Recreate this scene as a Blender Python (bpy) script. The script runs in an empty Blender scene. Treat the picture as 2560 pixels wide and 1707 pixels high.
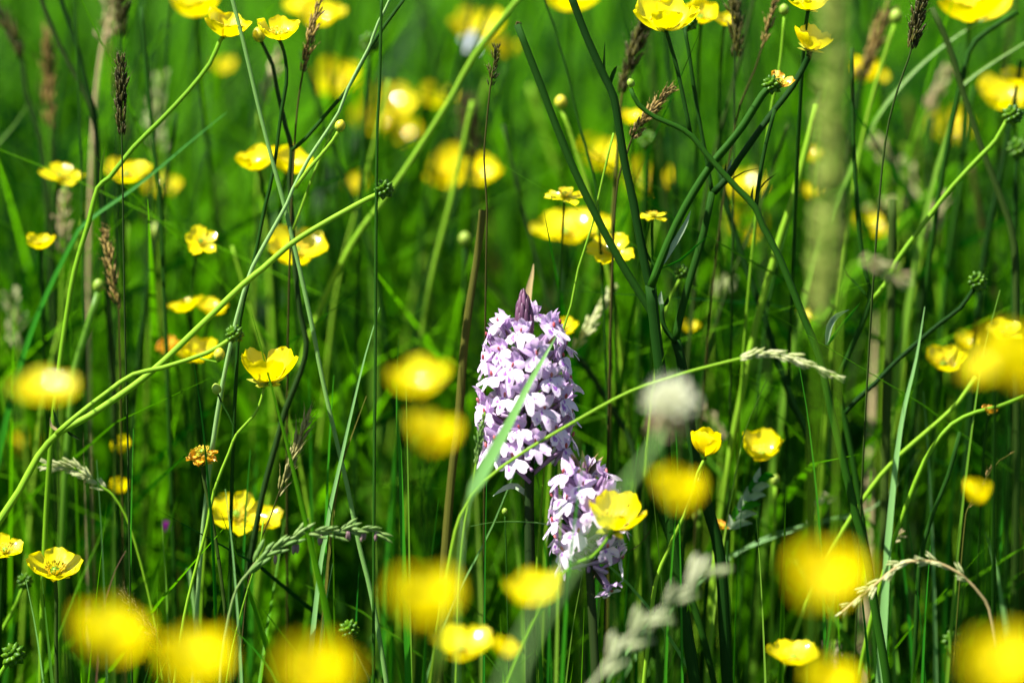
import bpy, math, random
import numpy as np
from mathutils import Vector, Matrix, Quaternion
random.seed(7); rng = np.random.default_rng(11)
scn = bpy.context.scene
col = scn.collection
# ------------------------------------------------------------------ camera
FD, HC, PITCH, LENS = 1.2, 0.575, math.radians(14.0), 116.0
K = 36.0 / LENS / 2560.0
cd = bpy.data.cameras.new('camera'); cam = bpy.data.objects.new('camera', cd); col.objects.link(cam)
cam.location = (0, 0, HC); cam.rotation_euler = (math.pi/2 - PITCH, 0, 0)
cd.sensor_width = 36; cd.lens = LENS; cd.clip_start = 0.02; cd.clip_end = 500
cd.dof.use_dof = True; cd.dof.focus_distance = FD; cd.dof.aperture_fstop = 3.2
scn.camera = cam
CF = Vector((0, math.cos(PITCH), -math.sin(PITCH))); CR = Vector((1, 0, 0)); CU = Vector((0, math.sin(PITCH), math.cos(PITCH)))
CP = Vector((0, 0, HC))
def px(u, v, d=0.0):
    """source-pixel (2560x1707) at depth FD+d -> world point"""
    D = FD + d
    return CP + CF*D + CR*((u-1280)*K*D) - CU*((v-853.5)*K*D)
def mm(w, d=0.0): return w*K*(FD+d)          # pixels -> metres at that depth
# ------------------------------------------------------------------ light
SUN = Vector((-0.48, -0.12, 0.86)).normalized()
wd = bpy.data.worlds.new('World'); scn.world = wd; wd.use_nodes = True
nt = wd.node_tree; bg = nt.nodes['Background']
sky = nt.nodes.new('ShaderNodeTexSky'); sky.sky_type = 'NISHITA'; sky.sun_disc = False
sky.sun_elevation = math.asin(SUN.z); sky.sun_rotation = math.atan2(SUN.x, SUN.y)
nt.links.new(sky.outputs[0], bg.inputs[0]); bg.inputs[1].default_value = 0.05
ld = bpy.data.lights.new('sun', 'SUN'); ld.energy = 5.0; ld.angle = math.radians(0.53); ld.color = (1, 0.955, 0.88)
lo = bpy.data.objects.new('sun', ld); col.objects.link(lo); lo.rotation_euler = SUN.to_track_quat('Z', 'Y').to_euler(); lo.location = (0, 0, 5)
vs = scn.view_settings; vs.view_transform = 'Standard'; vs.look = 'None'; vs.gamma = 1; vs.exposure = 1.6
cy = scn.cycles; cy.use_denoising = True; cy.max_bounces = 8; cy.diffuse_bounces = 3; cy.glossy_bounces = 2; cy.transmission_bounces = 4
cy.sample_clamp_indirect = 6; cy.caustics_reflective = False; cy.caustics_refractive = False
try: cy.denoiser = 'OPENIMAGEDENOISE'
except Exception: pass

# ------------------------------------------------------------------ materials
def new_mat(name):
    m = bpy.data.materials.new(name); m.use_nodes = True
    n = m.node_tree.nodes; n.clear(); return m, m.node_tree, n
def leafy(name, c1, c2, trans=0.4, rough=0.45, spec=0.4, tcol=None, attr=None, streak=60, bump=0.15, coat=0.0, coat_rough=0.1, along=None):
    """two-colour streaky plant tissue that lets light through"""
    m, t, n = new_mat(name); L = t.links.new
    out = n.new('ShaderNodeOutputMaterial'); mix = n.new('ShaderNodeMixShader'); mix.inputs[0].default_value = trans
    p = n.new('ShaderNodeBsdfPrincipled'); tr = n.new('ShaderNodeBsdfTranslucent')
    p.inputs['Roughness'].default_value = rough; p.inputs['Specular IOR Level'].default_value = spec
    p.inputs['Coat Weight'].default_value = coat; p.inputs['Coat Roughness'].default_value = coat_rough
    info = n.new('ShaderNodeObjectInfo')
    tc = n.new('ShaderNodeTexCoord'); mp = n.new('ShaderNodeMapping')
    L(tc.outputs['UV'], mp.inputs[0]); mp.inputs['Scale'].default_value = (streak*0.25, 3, 1)
    no = n.new('ShaderNodeTexNoise'); no.inputs['Scale'].default_value = 1.6; no.inputs['Detail'].default_value = 3
    L(mp.outputs[0], no.inputs['Vector'])
    mc = n.new('ShaderNodeMix'); mc.data_type = 'RGBA'
    mc.inputs['A'].default_value = (*c1, 1); mc.inputs['B'].default_value = (*c2, 1)
    add = n.new('ShaderNodeMath'); add.operation = 'MULTIPLY_ADD'; add.inputs[1].default_value = 0.9; add.use_clamp = True
    r0 = n.new('ShaderNodeMath'); r0.operation = 'MULTIPLY_ADD'; r0.inputs[1].default_value = 0.9; r0.inputs[2].default_value = -0.42
    if attr:
        at = n.new('ShaderNodeAttribute'); at.attribute_name = attr; L(at.outputs['Fac'], r0.inputs[0]); r0.inputs[1].default_value = 1.25; r0.inputs[2].default_value = -0.55
    else: L(info.outputs['Random'], r0.inputs[0])
    L(no.outputs['Fac'], add.inputs[0]); L(r0.outputs[0], add.inputs[2]); L(add.outputs[0], mc.inputs['Factor'])
    colour = mc.outputs['Result']
    if along:                                   # the thing's own second colour towards one end of its length
        sp = n.new('ShaderNodeSeparateXYZ'); L(tc.outputs['UV'], sp.inputs[0])
        cr = n.new('ShaderNodeMapRange'); cr.inputs['From Min'].default_value = along[1]; cr.inputs['From Max'].default_value = along[2]
        L(sp.outputs['Y'], cr.inputs['Value'])
        m2 = n.new('ShaderNodeMix'); m2.data_type = 'RGBA'; L(cr.outputs[0], m2.inputs['Factor']); L(colour, m2.inputs['A']); m2.inputs['B'].default_value = (*along[0], 1)
        colour = m2.outputs['Result']
    L(colour, p.inputs['Base Color'])
    if tcol:
        hs = n.new('ShaderNodeMix'); hs.data_type = 'RGBA'; hs.blend_type = 'MULTIPLY'; hs.inputs['Factor'].default_value = 1
        L(colour, hs.inputs['A']); hs.inputs['B'].default_value = (*tcol, 1); L(hs.outputs['Result'], tr.inputs['Color'])
    else: L(colour, tr.inputs['Color'])
    bp = n.new('ShaderNodeBump'); bp.inputs['Strength'].default_value = bump; bp.inputs['Distance'].default_value = 0.0006
    L(no.outputs['Fac'], bp.inputs['Height']); L(bp.outputs[0], p.inputs['Normal'])
    L(p.outputs[0], mix.inputs[1]); L(tr.outputs[0], mix.inputs[2]); L(mix.outputs[0], out.inputs[0])
    return m
M = {}
M['grass'] = leafy('meadow grass', (0.0008, 0.034, 0.0012), (0.125, 0.39, 0.002), 0.5, 0.5, 0.12, (1.3, 1.4, 0.5), attr='tint')
M['blade'] = leafy('green grass blade', (0.006, 0.12, 0.003), (0.045, 0.26, 0.005), 0.45, 0.5, 0.18, (1.3, 1.3, 0.8))
M['blade_pale'] = leafy('blue-green grass blade', (0.13, 0.32, 0.07), (0.22, 0.44, 0.14), 0.45, 0.4, 0.35, (1.2, 1.2, 0.9))
M['blade_lime'] = leafy('lime grass blade', (0.10, 0.26, 0.012), (0.2, 0.36, 0.03), 0.45, 0.4, 0.4, (1.25, 1.2, 0.9))
M['stem'] = leafy('buttercup stem', (0.004, 0.030, 0.0008), (0.016, 0.075, 0.0015), 0.12, 0.62, 0.10, bump=0.5)  # dark green partly its own, partly backlit shade put into the colour
M['stem_lime'] = leafy('lime buttercup stem', (0.13, 0.31, 0.006), (0.24, 0.44, 0.02), 0.2, 0.55, 0.15, bump=0.4)
M['stem_dark'] = leafy('dark stem', (0.010, 0.035, 0.004), (0.034, 0.065, 0.006), 0.08, 0.62, 0.1, bump=0.5)  # darkness of backlit stems is partly mixed into this base colour
M['stem_pale'] = leafy('pale grass stalk', (0.15, 0.31, 0.07), (0.26, 0.44, 0.14), 0.2, 0.55, 0.15, bump=0.4)
M['stem_brown'] = leafy('brown stalk', (0.035, 0.034, 0.006), (0.10, 0.105, 0.012), 0.1, 0.65, 0.1, bump=0.6)
M['petal'] = leafy('buttercup petal', (0.90, 0.74, 0.0), (0.95, 0.84, 0.0), 0.45, 0.38, 0.25, (1.02, 1.02, 0.3), streak=90, bump=0.25, coat=0.8, coat_rough=0.09)
M['petal_old'] = leafy('withering petal', (0.75, 0.33, 0.01), (0.85, 0.52, 0.03), 0.35, 0.4, 0.4, streak=60, bump=0.6, coat=0.3, coat_rough=0.25)
M['stamen'] = leafy('stamens', (0.85, 0.62, 0.01), (0.9, 0.72, 0.06), 0.25, 0.5, 0.3)
M['carpel'] = leafy('green carpels', (0.16, 0.36, 0.01), (0.28, 0.46, 0.02), 0.2, 0.4, 0.4)
M['sepal'] = leafy('buttercup sepal', (0.35, 0.42, 0.03), (0.55, 0.55, 0.05), 0.35, 0.5, 0.3)
M['seed'] = leafy('green seed head', (0.022, 0.085, 0.001), (0.08, 0.19, 0.003), 0.15, 0.4, 0.25)
M['bud'] = leafy('green bud', (0.22, 0.36, 0.03), (0.36, 0.48, 0.06), 0.25, 0.45, 0.4)
M['bud_yellow'] = leafy('yellow bud', (0.6, 0.55, 0.03), (0.75, 0.66, 0.05), 0.3, 0.4, 0.4)
M['spk_dark'] = leafy('dark grass spikelet', (0.018, 0.016, 0.005), (0.085, 0.08, 0.012), 0.12, 0.6, 0.15, along=((0.42, 0.42, 0.20), 0.84, 1.0))
M['spk_gold'] = leafy('golden grass spikelet', (0.16, 0.10, 0.02), (0.42, 0.30, 0.08), 0.25, 0.5, 0.3, along=((0.05, 0.035, 0.015), 0.5, 0.1))
M['spk_pale'] = leafy('pale grass spikelet', (0.52, 0.58, 0.24), (0.70, 0.72, 0.42), 0.45, 0.5, 0.3)
M['spk_pink'] = leafy('pinkish grass spikelet', (0.48, 0.40, 0.22), (0.60, 0.58, 0.32), 0.5, 0.6, 0.1)
M['spk_green'] = leafy('green grass spikelet', (0.10, 0.22, 0.035), (0.22, 0.33, 0.09), 0.3, 0.5, 0.3)
M['fuzz'] = leafy('fuzzy spike florets', (0.08, 0.12, 0.012), (0.46, 0.54, 0.12), 0.2, 0.6, 0.1, streak=12)
M['spk_rye'] = leafy('pale ryegrass spikelet', (0.44, 0.50, 0.26), (0.66, 0.68, 0.46), 0.45, 0.5, 0.3)
M['anther'] = leafy('purple anther', (0.24, 0.13, 0.17), (0.38, 0.25, 0.24), 0.2, 0.6, 0.2)
M['dead'] = leafy('dead brown leaf', (0.035, 0.018, 0.008), (0.085, 0.045, 0.018), 0.15, 0.6, 0.25)
M['straw'] = leafy('straw', (0.42, 0.32, 0.13), (0.55, 0.46, 0.24), 0.3, 0.55, 0.3)
M['silver'] = leafy('silvery leaflet', (0.22, 0.32, 0.18), (0.38, 0.48, 0.32), 0.25, 0.6, 0.15)
M['bract'] = leafy('orchid bract', (0.05, 0.075, 0.02), (0.14, 0.09, 0.07), 0.2, 0.45, 0.4, along=((0.34, 0.22, 0.07), 0.7, 1.0))
M['orchid_stem'] = leafy('orchid stem', (0.008, 0.026, 0.003), (0.028, 0.04, 0.008), 0.08, 0.6, 0.12)
M['ovary'] = leafy('orchid ovary', (0.22, 0.12, 0.24), (0.36, 0.26, 0.40), 0.15, 0.5, 0.3)
M['orchid'] = leafy('orchid lilac', (0.70, 0.48, 0.80), (0.85, 0.70, 0.89), 0.42, 0.5, 0.25, (1.0, 0.94, 1.02), streak=40, bump=0.3)
M['orchid_bud'] = leafy('purple orchid bud', (0.06, 0.022, 0.05), (0.17, 0.07, 0.13), 0.12, 0.45, 0.35, along=((0.07, 0.03, 0.05), 0.45, 0.1))
M['column'] = leafy('red orchid column', (0.30, 0.03, 0.04), (0.50, 0.16, 0.16), 0.15, 0.4, 0.4)
M['clover'] = leafy('cream clover floret', (0.74, 0.76, 0.56), (0.84, 0.84, 0.68), 0.5, 0.5, 0.3)
M['clover_old'] = leafy('fading clover floret', (0.55, 0.32, 0.2), (0.66, 0.46, 0.33), 0.3, 0.5, 0.3)
M['vetch'] = leafy('purple vetch petal', (0.42, 0.02, 0.42), (0.55, 0.06, 0.5), 0.3, 0.4, 0.3)
M['white'] = leafy('pale blue petal', (0.6, 0.66, 0.72), (0.7, 0.75, 0.8), 0.35, 0.5, 0.3)
M['insect'] = leafy('black insect', (0.008, 0.007, 0.006), (0.02, 0.016, 0.012), 0.0, 0.25, 0.6)
# orchid lip: lilac with purple dashes and loops
def lip_material():
    m = leafy('orchid lip', (0.79, 0.62, 0.84), (0.87, 0.77, 0.90), 0.40, 0.5, 0.25, (1.0, 0.95, 1.02), streak=30, bump=0.3)
    t = m.node_tree; n = t.nodes; L = t.links.new
    p = [x for x in n if x.type == 'BSDF_PRINCIPLED'][0]; tr = [x for x in n if x.type == 'BSDF_TRANSLUCENT'][0]
    tc = [x for x in n if x.type == 'TEX_COORD'][0]; info = [x for x in n if x.type == 'OBJECT_INFO'][0]
    src = p.inputs['Base Color'].links[0].from_socket
    mp = n.new('ShaderNodeMapping'); L(tc.outputs['UV'], mp.inputs[0]); mp.inputs['Scale'].default_value = (7.5, 3.0, 1)
    cmb = n.new('ShaderNodeCombineXYZ'); L(info.outputs['Random'], cmb.inputs[0]); L(info.outputs['Random'], cmb.inputs[2]); L(cmb.outputs[0], mp.inputs['Location'])
    vo = n.new('ShaderNodeTexVoronoi'); vo.inputs['Scale'].default_value = 1.0; vo.feature = 'F1'; L(mp.outputs[0], vo.inputs['Vector'])
    r1 = n.new('ShaderNodeMapRange'); r1.inputs['From Min'].default_value = 0.42; r1.inputs['From Max'].default_value = 0.30; L(vo.outputs['Distance'], r1.inputs['Value'])
    sp = n.new('ShaderNodeSeparateXYZ'); L(tc.outputs['UV'], sp.inputs[0])
    ab = n.new('ShaderNodeMath'); ab.operation = 'SUBTRACT'; ab.inputs[1].default_value = 0.5; L(sp.outputs['X'], ab.inputs[0])
    a2 = n.new('ShaderNodeMath'); a2.operation = 'ABSOLUTE'; L(ab.outputs[0], a2.inputs[0])
    r2 = n.new('ShaderNodeMapRange'); r2.inputs['From Min'].default_value = 0.36; r2.inputs['From Max'].default_value = 0.26; L(a2.outputs[0], r2.inputs['Value'])
    r3 = n.new('ShaderNodeMapRange'); r3.inputs['From Min'].default_value = 0.86; r3.inputs['From Max'].default_value = 0.70; L(sp.outputs['Y'], r3.inputs['Value'])
    k1 = n.new('ShaderNodeMath'); k1.operation = 'MULTIPLY'; L(r1.outputs[0], k1.inputs[0]); L(r2.outputs[0], k1.inputs[1])
    k2 = n.new('ShaderNodeMath'); k2.operation = 'MULTIPLY'; L(k1.outputs[0], k2.inputs[0]); L(r3.outputs[0], k2.inputs[1])
    k3 = n.new('ShaderNodeMath'); k3.operation = 'MULTIPLY'; L(k2.outputs[0], k3.inputs[0]); k3.inputs[1].default_value = 0.95
    mc = n.new('ShaderNodeMix'); mc.data_type = 'RGBA'; L(k3.outputs[0], mc.inputs['Factor']); L(src, mc.inputs['A']); mc.inputs['B'].default_value = (0.34, 0.10, 0.55, 1)
    L(mc.outputs['Result'], p.inputs['Base Color']); L(mc.outputs['Result'], tr.inputs['Color'])
    return m
M['lip'] = lip_material()
def ground_material():
    m, t, n = new_mat('meadow ground'); L = t.links.new
    out = n.new('ShaderNodeOutputMaterial'); p = n.new('ShaderNodeBsdfPrincipled'); p.inputs['Roughness'].default_value = 0.9
    no = n.new('ShaderNodeTexNoise'); no.inputs['Scale'].default_value = 14; no.inputs['Detail'].default_value = 8
    tc = n.new('ShaderNodeTexCoord'); L(tc.outputs['Object'], no.inputs['Vector'])
    cr = n.new('ShaderNodeValToRGB'); cr.color_ramp.elements[0].color = (0.008, 0.014, 0.003, 1); cr.color_ramp.elements[1].color = (0.015, 0.04, 0.004, 1)  # soil colour kept near-black so gaps in the grass read as deep shade
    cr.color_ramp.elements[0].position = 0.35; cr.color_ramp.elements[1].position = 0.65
    L(no.outputs['Fac'], cr.inputs[0]); L(cr.outputs[0], p.inputs['Base Color']); L(p.outputs[0], out.inputs[0])
    bp = n.new('ShaderNodeBump'); bp.inputs['Strength'].default_value = 0.6; bp.inputs['Distance'].default_value = 0.02; L(no.outputs['Fac'], bp.inputs['Height']); L(bp.outputs[0], p.inputs['Normal'])
    return m
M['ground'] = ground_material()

# ------------------------------------------------------------------ mesh helpers
def mesh(name, verts, faces, uvs=None, mat=None, smooth=True):
    me = bpy.data.meshes.new(name); me.from_pydata([tuple(v) for v in verts], [], faces)
    if uvs is not None:
        ul = me.uv_layers.new(name='UVMap'); idx = np.zeros(len(me.loops), dtype=np.int32); me.loops.foreach_get('vertex_index', idx)
        ul.data.foreach_set('uv', np.asarray(uvs, dtype=np.float32)[idx].ravel())
    if smooth: me.polygons.foreach_set('use_smooth', [True]*len(me.polygons))
    if mat: me.materials.append(mat)
    me.update(); return me
def link(name, me, parent=None, mat4=None):
    o = bpy.data.objects.new(name, me); col.objects.link(o)
    if parent is not None: o.parent = parent
    if mat4 is not None:
        loc, rot, sc = mat4.decompose(); o.location = loc; o.rotation_euler = rot.to_euler(); o.scale = sc
    return o
def tag(o, label, cat, group=None, kind=None):
    if label: o['label'] = label
    if cat: o['category'] = cat
    if group: o['group'] = group
    if kind: o['kind'] = kind
    return o
def smooth_path(P, step=0.006):
    """Catmull-Rom through the points"""
    P = [Vector(p) for p in P]
    if len(P) == 2: P = [P[0], (P[0]+P[1])*0.5, P[1]]
    Q = [P[0]*2-P[1]] + P + [P[-1]*2-P[-2]]; out = []; par = []
    for i in range(1, len(Q)-2):
        a, b, c, e = Q[i-1], Q[i], Q[i+1], Q[i+2]
        n = max(2, min(10, int((c-b).length/step)))
        for k in range(n):
            t = k/n
            out.append(0.5*((2*b) + (c-a)*t + (2*a-5*b+4*c-e)*t*t + (3*b-a-3*c+e)*t**3)); par.append((i-1+t)/(len(P)-1))
    out.append(P[-1]); par.append(1.0); return out, par
def frames(path):
    T = []
    for i in range(len(path)):
        t = path[min(i+1, len(path)-1)] - path[max(i-1, 0)]
        T.append(t.normalized() if t.length > 1e-9 else Vector((0, 0, -1)))
    n = T[0].orthogonal().normalized(); N = [n]
    for i in range(1, len(path)):
        q = T[i-1].rotation_difference(T[i]); n = q @ n; n = (n - T[i]*n.dot(T[i])).normalized(); N.append(n)
    return T, N
def tube(path, radii, sides=7, knob=None):
    T, N = frames(path); V, Fc, UV = [], [], []; m = len(path)
    for i, p in enumerate(path):
        b = T[i].cross(N[i]); r = radii[i]
        for k in range(sides):
            a = 2*math.pi*k/sides
            rr = r*(1+0.10*math.cos(3*a))
            V.append(p + (N[i]*math.cos(a) + b*math.sin(a))*rr); UV.append((k/sides, i/(m-1)))
    for i in range(m-1):
        for k in range(sides):
            k2 = (k+1) % sides; Fc.append((i*sides+k, i*sides+k2, (i+1)*sides+k2, (i+1)*sides+k))
    Fc.append(tuple(range(sides))[::-1]); Fc.append(tuple((m-1)*sides+k for k in range(sides)))
    return V, Fc, UV
def to_ground(P, end_lean=0.28):
    """carry a path on from its last point down into the ground"""
    P = list(P); d = (P[-1]-P[-2]).normalized(); p = P[-1]; n = 0
    while p.z > 0.004 and n < 80:
        d = (d*(1-end_lean) + Vector((0, 0, -1))*end_lean).normalized()
        p = p + d*0.03; P.append(p.copy()); n += 1
    if P[-1].z < -0.004:
        a, b = P[-2], P[-1]; f = (a.z+0.004)/(a.z-b.z); P[-1] = a + (b-a)*f
    return P
def pth(pts, d=0.0):
    return [px(q[0], q[1], q[2] if len(q) > 2 else d) for q in pts]
class Thing:
    def __init__(self, name, base, label, cat, group=None):
        self.loc = Vector((base.x, base.y, max(0.0, base.z)))
        self.o = bpy.data.objects.new(name, None); col.objects.link(self.o); self.o.location = self.loc
        self.o.empty_display_size = 0.01
        tag(self.o, label, cat, group)
    def geo(self, name, V, Fc, UV, mat, parent=None, smooth=True):
        me = mesh(name, [Vector(v)-self.loc for v in V], Fc, UV, mat, smooth)
        return link(name, me, parent or self.o)
    def put(self, name, me, mat4, parent=None):
        """mat4 in world space when parent is None, else local to the parent"""
        if parent is None: return link(name, me, self.o, Matrix.Translation(-self.loc) @ mat4)
        return link(name, me, parent, mat4)
    def tube(self, name, P, w0, w1, mat, sides=7, wob=0.06, lump=True):
        path, par = smooth_path(P); L = len(path); ph = random.random()*9
        rad = [0.59*(w0+(w1-w0)*t)*(1+wob*math.sin(7*t*3+ph)*math.sin(17*t+ph)) for t in par]
        V, Fc, UV = tube(path, rad, sides); return self.geo(name, V, Fc, UV, mat)
def ribbon(path, widths, roll=0.0, fold=0.25, twist=0.0, face=None):
    """a folded blade: three vertices across"""
    T, _ = frames(path); V, Fc, UV = [], [], []; m = len(path)
    for i, p in enumerate(path):
        view = (face or (CP-p)).normalized()
        w = T[i].cross(view).normalized(); nrm = w.cross(T[i]).normalized()
        q = Quaternion(T[i], roll+twist*i/m); w = q @ w; nrm = q @ nrm
        h = widths[i]*0.5
        V += [p - w*h + nrm*h*fold, p, p + w*h + nrm*h*fold]; UV += [(0, i/(m-1)), (0.5, i/(m-1)), (1, i/(m-1))]
    for i in range(m-1):
        a = i*3; Fc += [(a, a+1, a+4, a+3), (a+1, a+2, a+5, a+4)]
    return V, Fc, UV
def frame_mat(pos, zaxis, spin=0.0, scale=1.0, xhint=None):
    z = Vector(zaxis).normalized(); x = Vector(xhint) if xhint is not None else Vector((1, 0.13, 0.2))
    x = (x - z*x.dot(z)).normalized(); y = z.cross(x)
    R3 = Matrix((x, y, z)).transposed().to_4x4()
    return Matrix.Translation(pos) @ R3 @ Matrix.Rotation(spin, 4, 'Z') @ Matrix.Diagonal((scale, scale, scale, 1))
def blob(nu, nv, fn):
    V, Fc, UV = [], [], []
    for j in range(nv+1):
        for i in range(nu):
            V.append(fn(i/nu, j/nv)); UV.append((i/nu, j/nv))
    for j in range(nv):
        for i in range(nu):
            i2 = (i+1) % nu; Fc.append((j*nu+i, j*nu+i2, (j+1)*nu+i2, (j+1)*nu+i))
    return V, Fc, UV
def join(parts):
    V, Fc, UV = [], [], []
    for v, f, u in parts:
        o = len(V); V += list(v); Fc += [tuple(i+o for i in q) for q in f]; UV += list(u)
    return V, Fc, UV
def xform(part, m): return [m @ Vector(v) for v in part[0]], part[1], part[2]

# ------------------------------------------------------------------ shared plant pieces (unit size)
def petal_mesh(th0, th1, ln, wd, seed, notch=0.05, mat='petal', crumple=0.02):
    r = random.Random(seed); ns, nt_ = 8, 6; V, UV = [], []; x = 0.045; z = 0.0; prof = []
    a, b, c = r.uniform(-1, 1), r.uniform(-1, 1), r.uniform(0, 6)
    for i in range(ns+1):
        s = i/ns; th = math.radians(th0 + (th1-th0)*s**0.85); prof.append((x, z, th)); x += math.cos(th)*ln/ns; z += math.sin(th)*ln/ns
    for i in range(ns+1):
        s = i/ns
        for j in range(nt_+1):
            t = 2*j/nt_-1
            w = wd*(0.16 + 0.84*math.sin(min(1, s*1.02)**0.9*math.pi*0.56))*(math.sqrt(max(0.0, 1-max(0, (s-0.70)/0.30)**2.0*0.62)))
            se = s*(1 - 0.15*(abs(t)**2.2)*s**3 - notch*math.exp(-(t/0.22)**2)*s**4)
            k = se*ns; i0 = min(int(k), ns-1); f = k-i0
            X = prof[i0][0]+(prof[i0+1][0]-prof[i0][0])*f; Z = prof[i0][1]+(prof[i0+1][1]-prof[i0][1])*f; th = prof[i0][2]
            lift = 0.26*w*t*t*(0.4+s) + crumple*s*(a*t*1.2 + math.sin(3.2*t*1.7+c)*0.6 + b*0.6*s)
            V.append((X - math.sin(th)*lift, w*t*(1-0.12*abs(t)*s), Z + math.cos(th)*lift)); UV.append((j/nt_, s))
    Fc = [(i*(nt_+1)+j, (i+1)*(nt_+1)+j, (i+1)*(nt_+1)+j+1, i*(nt_+1)+j+1) for i in range(ns) for j in range(nt_)]
    return mesh('petal', V, Fc, UV, M[mat])
PET = {}   # openness -> list of petal meshes
for kind, (t0, t1, ln, wd, nz, ml, cr) in {'goblet': (24, 72, 0.60, 0.27, 0.06, 'petal', 0.035), 'deep': (34, 84, 0.60, 0.29, 0.05, 'petal', 0.03), 'cup': (16, 70, 0.59, 0.275, 0.05, 'petal', 0.03), 'bowl': (8, 48, 0.55, 0.29, 0.06, 'petal', 0.03), 'open': (4, 26, 0.52, 0.25, 0.10, 'petal', 0.04),
        'flat': (-2, 12, 0.52, 0.20, 0.12, 'petal', 0.05), 'closed': (38, 96, 0.60, 0.30, 0.05, 'petal', 0.03), 'old': (-30, -5, 0.42, 0.16, 0.1, 'petal_old', 0.09), 'wilt': (30, 70, 0.45, 0.2, 0.1, 'petal_old', 0.1)}.items():
    PET[kind] = [petal_mesh(t0+random.uniform(-4, 4), t1+random.uniform(-7, 7), ln*random.uniform(.94, 1.05), wd*random.uniform(.9, 1.08), k*7+len(kind), nz, ml, cr) for k in range(4)]
HGT = {'goblet': 0.41, 'deep': 0.46, 'cup': 0.38, 'bowl': 0.27, 'open': 0.17, 'flat': 0.10, 'closed': 0.5, 'old': 0.1, 'wilt': 0.3}
def ellipsoid(nu, nv, rx, rz, bump=0.0, tip=0.0):
    def f(u, v):
        a = u*2*math.pi; b = max(0.02, min(0.98, v))*math.pi; r = rx*math.sin(b)
        return (r*math.cos(a), r*math.sin(a), -rz*math.cos(b) + (tip*v**6))
    V, Fc, UV = blob(nu, nv, f); Fc.append(tuple(range(nu))[::-1]); Fc.append(tuple(nv*nu+i for i in range(nu))); return V, Fc, UV
def centre_mesh(stamens=True):
    parts = []
    V, Fc, UV = ellipsoid(10, 7, 0.075, 0.08); parts.append(([Vector(v)+Vector((0, 0, 0.07)) for v in V], Fc, UV))
    for k in range(22):   # bumps of the carpels
        z = 1-2*(k+.5)/30; a = k*2.39996; r = math.sqrt(max(0, 1-z*z)); n = Vector((r*math.cos(a), r*math.sin(a), z))
        parts.append(xform(ellipsoid(5, 4, 0.018, 0.03), frame_mat(n*0.075+Vector((0, 0, 0.07)), n)))
    nf0 = sum(len(p[1]) for p in parts)
    for k in range(38 if stamens else 0):
        a = k*2.39996; lean = random.uniform(0.35, 1.0); h = random.uniform(0.13, 0.2)
        b = Vector((math.cos(a), math.sin(a), 0)); base = b*0.06+Vector((0, 0, 0.02)); tip = base + (b*lean+Vector((0, 0, 1))).normalized()*h
        parts.append(tube([base, (base+tip)/2, tip], [0.006, 0.005, 0.005], 3)); parts.append(xform(ellipsoid(4, 4, 0.013, 0.03), frame_mat(tip, tip-base)))
    V, Fc, UV = join(parts); me = mesh('flower', V, Fc, UV, M['carpel']); me.materials.append(M['stamen'])
    for i, p in enumerate(me.polygons):
        if i >= nf0: p.material_index = 1
    return me
CENTRE = centre_mesh()
def lance(ln, wd, curl, nseg=6, fold=0.2, seed=0, tipw=0.02, shape=0.8):
    """lance-shaped leaf or sepal in local x (length) z (up)"""
    V, UV, Fc = [], [], []; x = z = 0.0; r = random.Random(seed)
    for i in range(nseg+1):
        s = i/nseg; w = wd*(math.sin(math.pi*(0.12+0.88*s**shape))**0.8 if s < 1 else 0)+tipw*wd; th = curl*s
        for j, t in enumerate((-1, 0, 1)):
            V.append((x - math.sin(th)*fold*w*abs(t), w*t, z + math.cos(th)*fold*w*abs(t) + 0.04*ln*math.sin(5*s+seed)*0.2)); UV.append((j/2, s))
        x += math.cos(th)*ln/nseg; z += math.sin(th)*ln/nseg
    for i in range(nseg):
        a = i*3; Fc += [(a, a+3, a+4, a+1), (a+1, a+4, a+5, a+2)]
    return V, Fc, UV
SEPAL = [mesh('sepal', *lance(0.27, 0.075, c, 5, 0.4, k), M['sepal']) for k, c in enumerate((0.5, 0.8, 0.2))]
def achene():
    return ellipsoid(6, 5, 0.2, 0.23, tip=0.1)
ACHENE = mesh('achene', *achene(), M['seed'])
SEEDCORE = mesh('seed_head', *ellipsoid(8, 6, 0.34, 0.36), M['seed'])
BUDM = {k: mesh('bud', *ellipsoid(9, 7, 0.46, 0.5, tip=0.06), M[k]) for k in ('bud', 'bud_yellow')}
BUDSEP = mesh('sepal', *lance(0.8, 0.26, 2.0, 6, 0.5, 1), M['bud'])
def spikelet_mesh(mat, awn=0.0, fat=0.15):
    """overlapping pointed scales, length 1 along +z"""
    parts = []
    for k, (z0, ln, a) in enumerate(((0.0, 0.62, 0), (0.06, 0.62, math.pi), (0.25, 0.66, 0.5), (0.34, 0.66, math.pi+.5))):
        V, Fc, UV = blob(4, 5, lambda u, v: (fat*math.sin(math.pi*min(1, v*1.0+0.02))**0.7*math.cos(u*6.283)*0.75, fat*math.sin(math.pi*min(1, v+0.02))**0.7*math.sin(u*6.283)*0.6, v))
        m = Matrix.Rotation(a, 4, 'Z') @ Matrix.Translation((fat*0.55, 0, z0)) @ Matrix.Rotation(0.16, 4, 'Y') @ Matrix.Diagonal((1, 1, ln, 1))
        parts.append(xform((V, Fc, UV), m))
        if awn: parts.append(tube([m @ Vector((0, 0, 0.95)), m @ Vector((0.05, 0, 1.1+awn)), m @ Vector((0.12, 0, 1.2+awn*1.7))], [0.018, 0.012, 0.005], 3))
    V, Fc, UV = join(parts); return mesh('spikelet', V, Fc, UV, M[mat])
SPK = {k: spikelet_mesh(k, 0.25 if k in ('spk_dark', 'spk_gold') else 0.0, 0.13 if k in ('spk_dark', 'spk_gold') else 0.16) for k in ('spk_dark', 'spk_gold', 'spk_pale', 'spk_pink', 'spk_green', 'spk_rye')}
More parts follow.
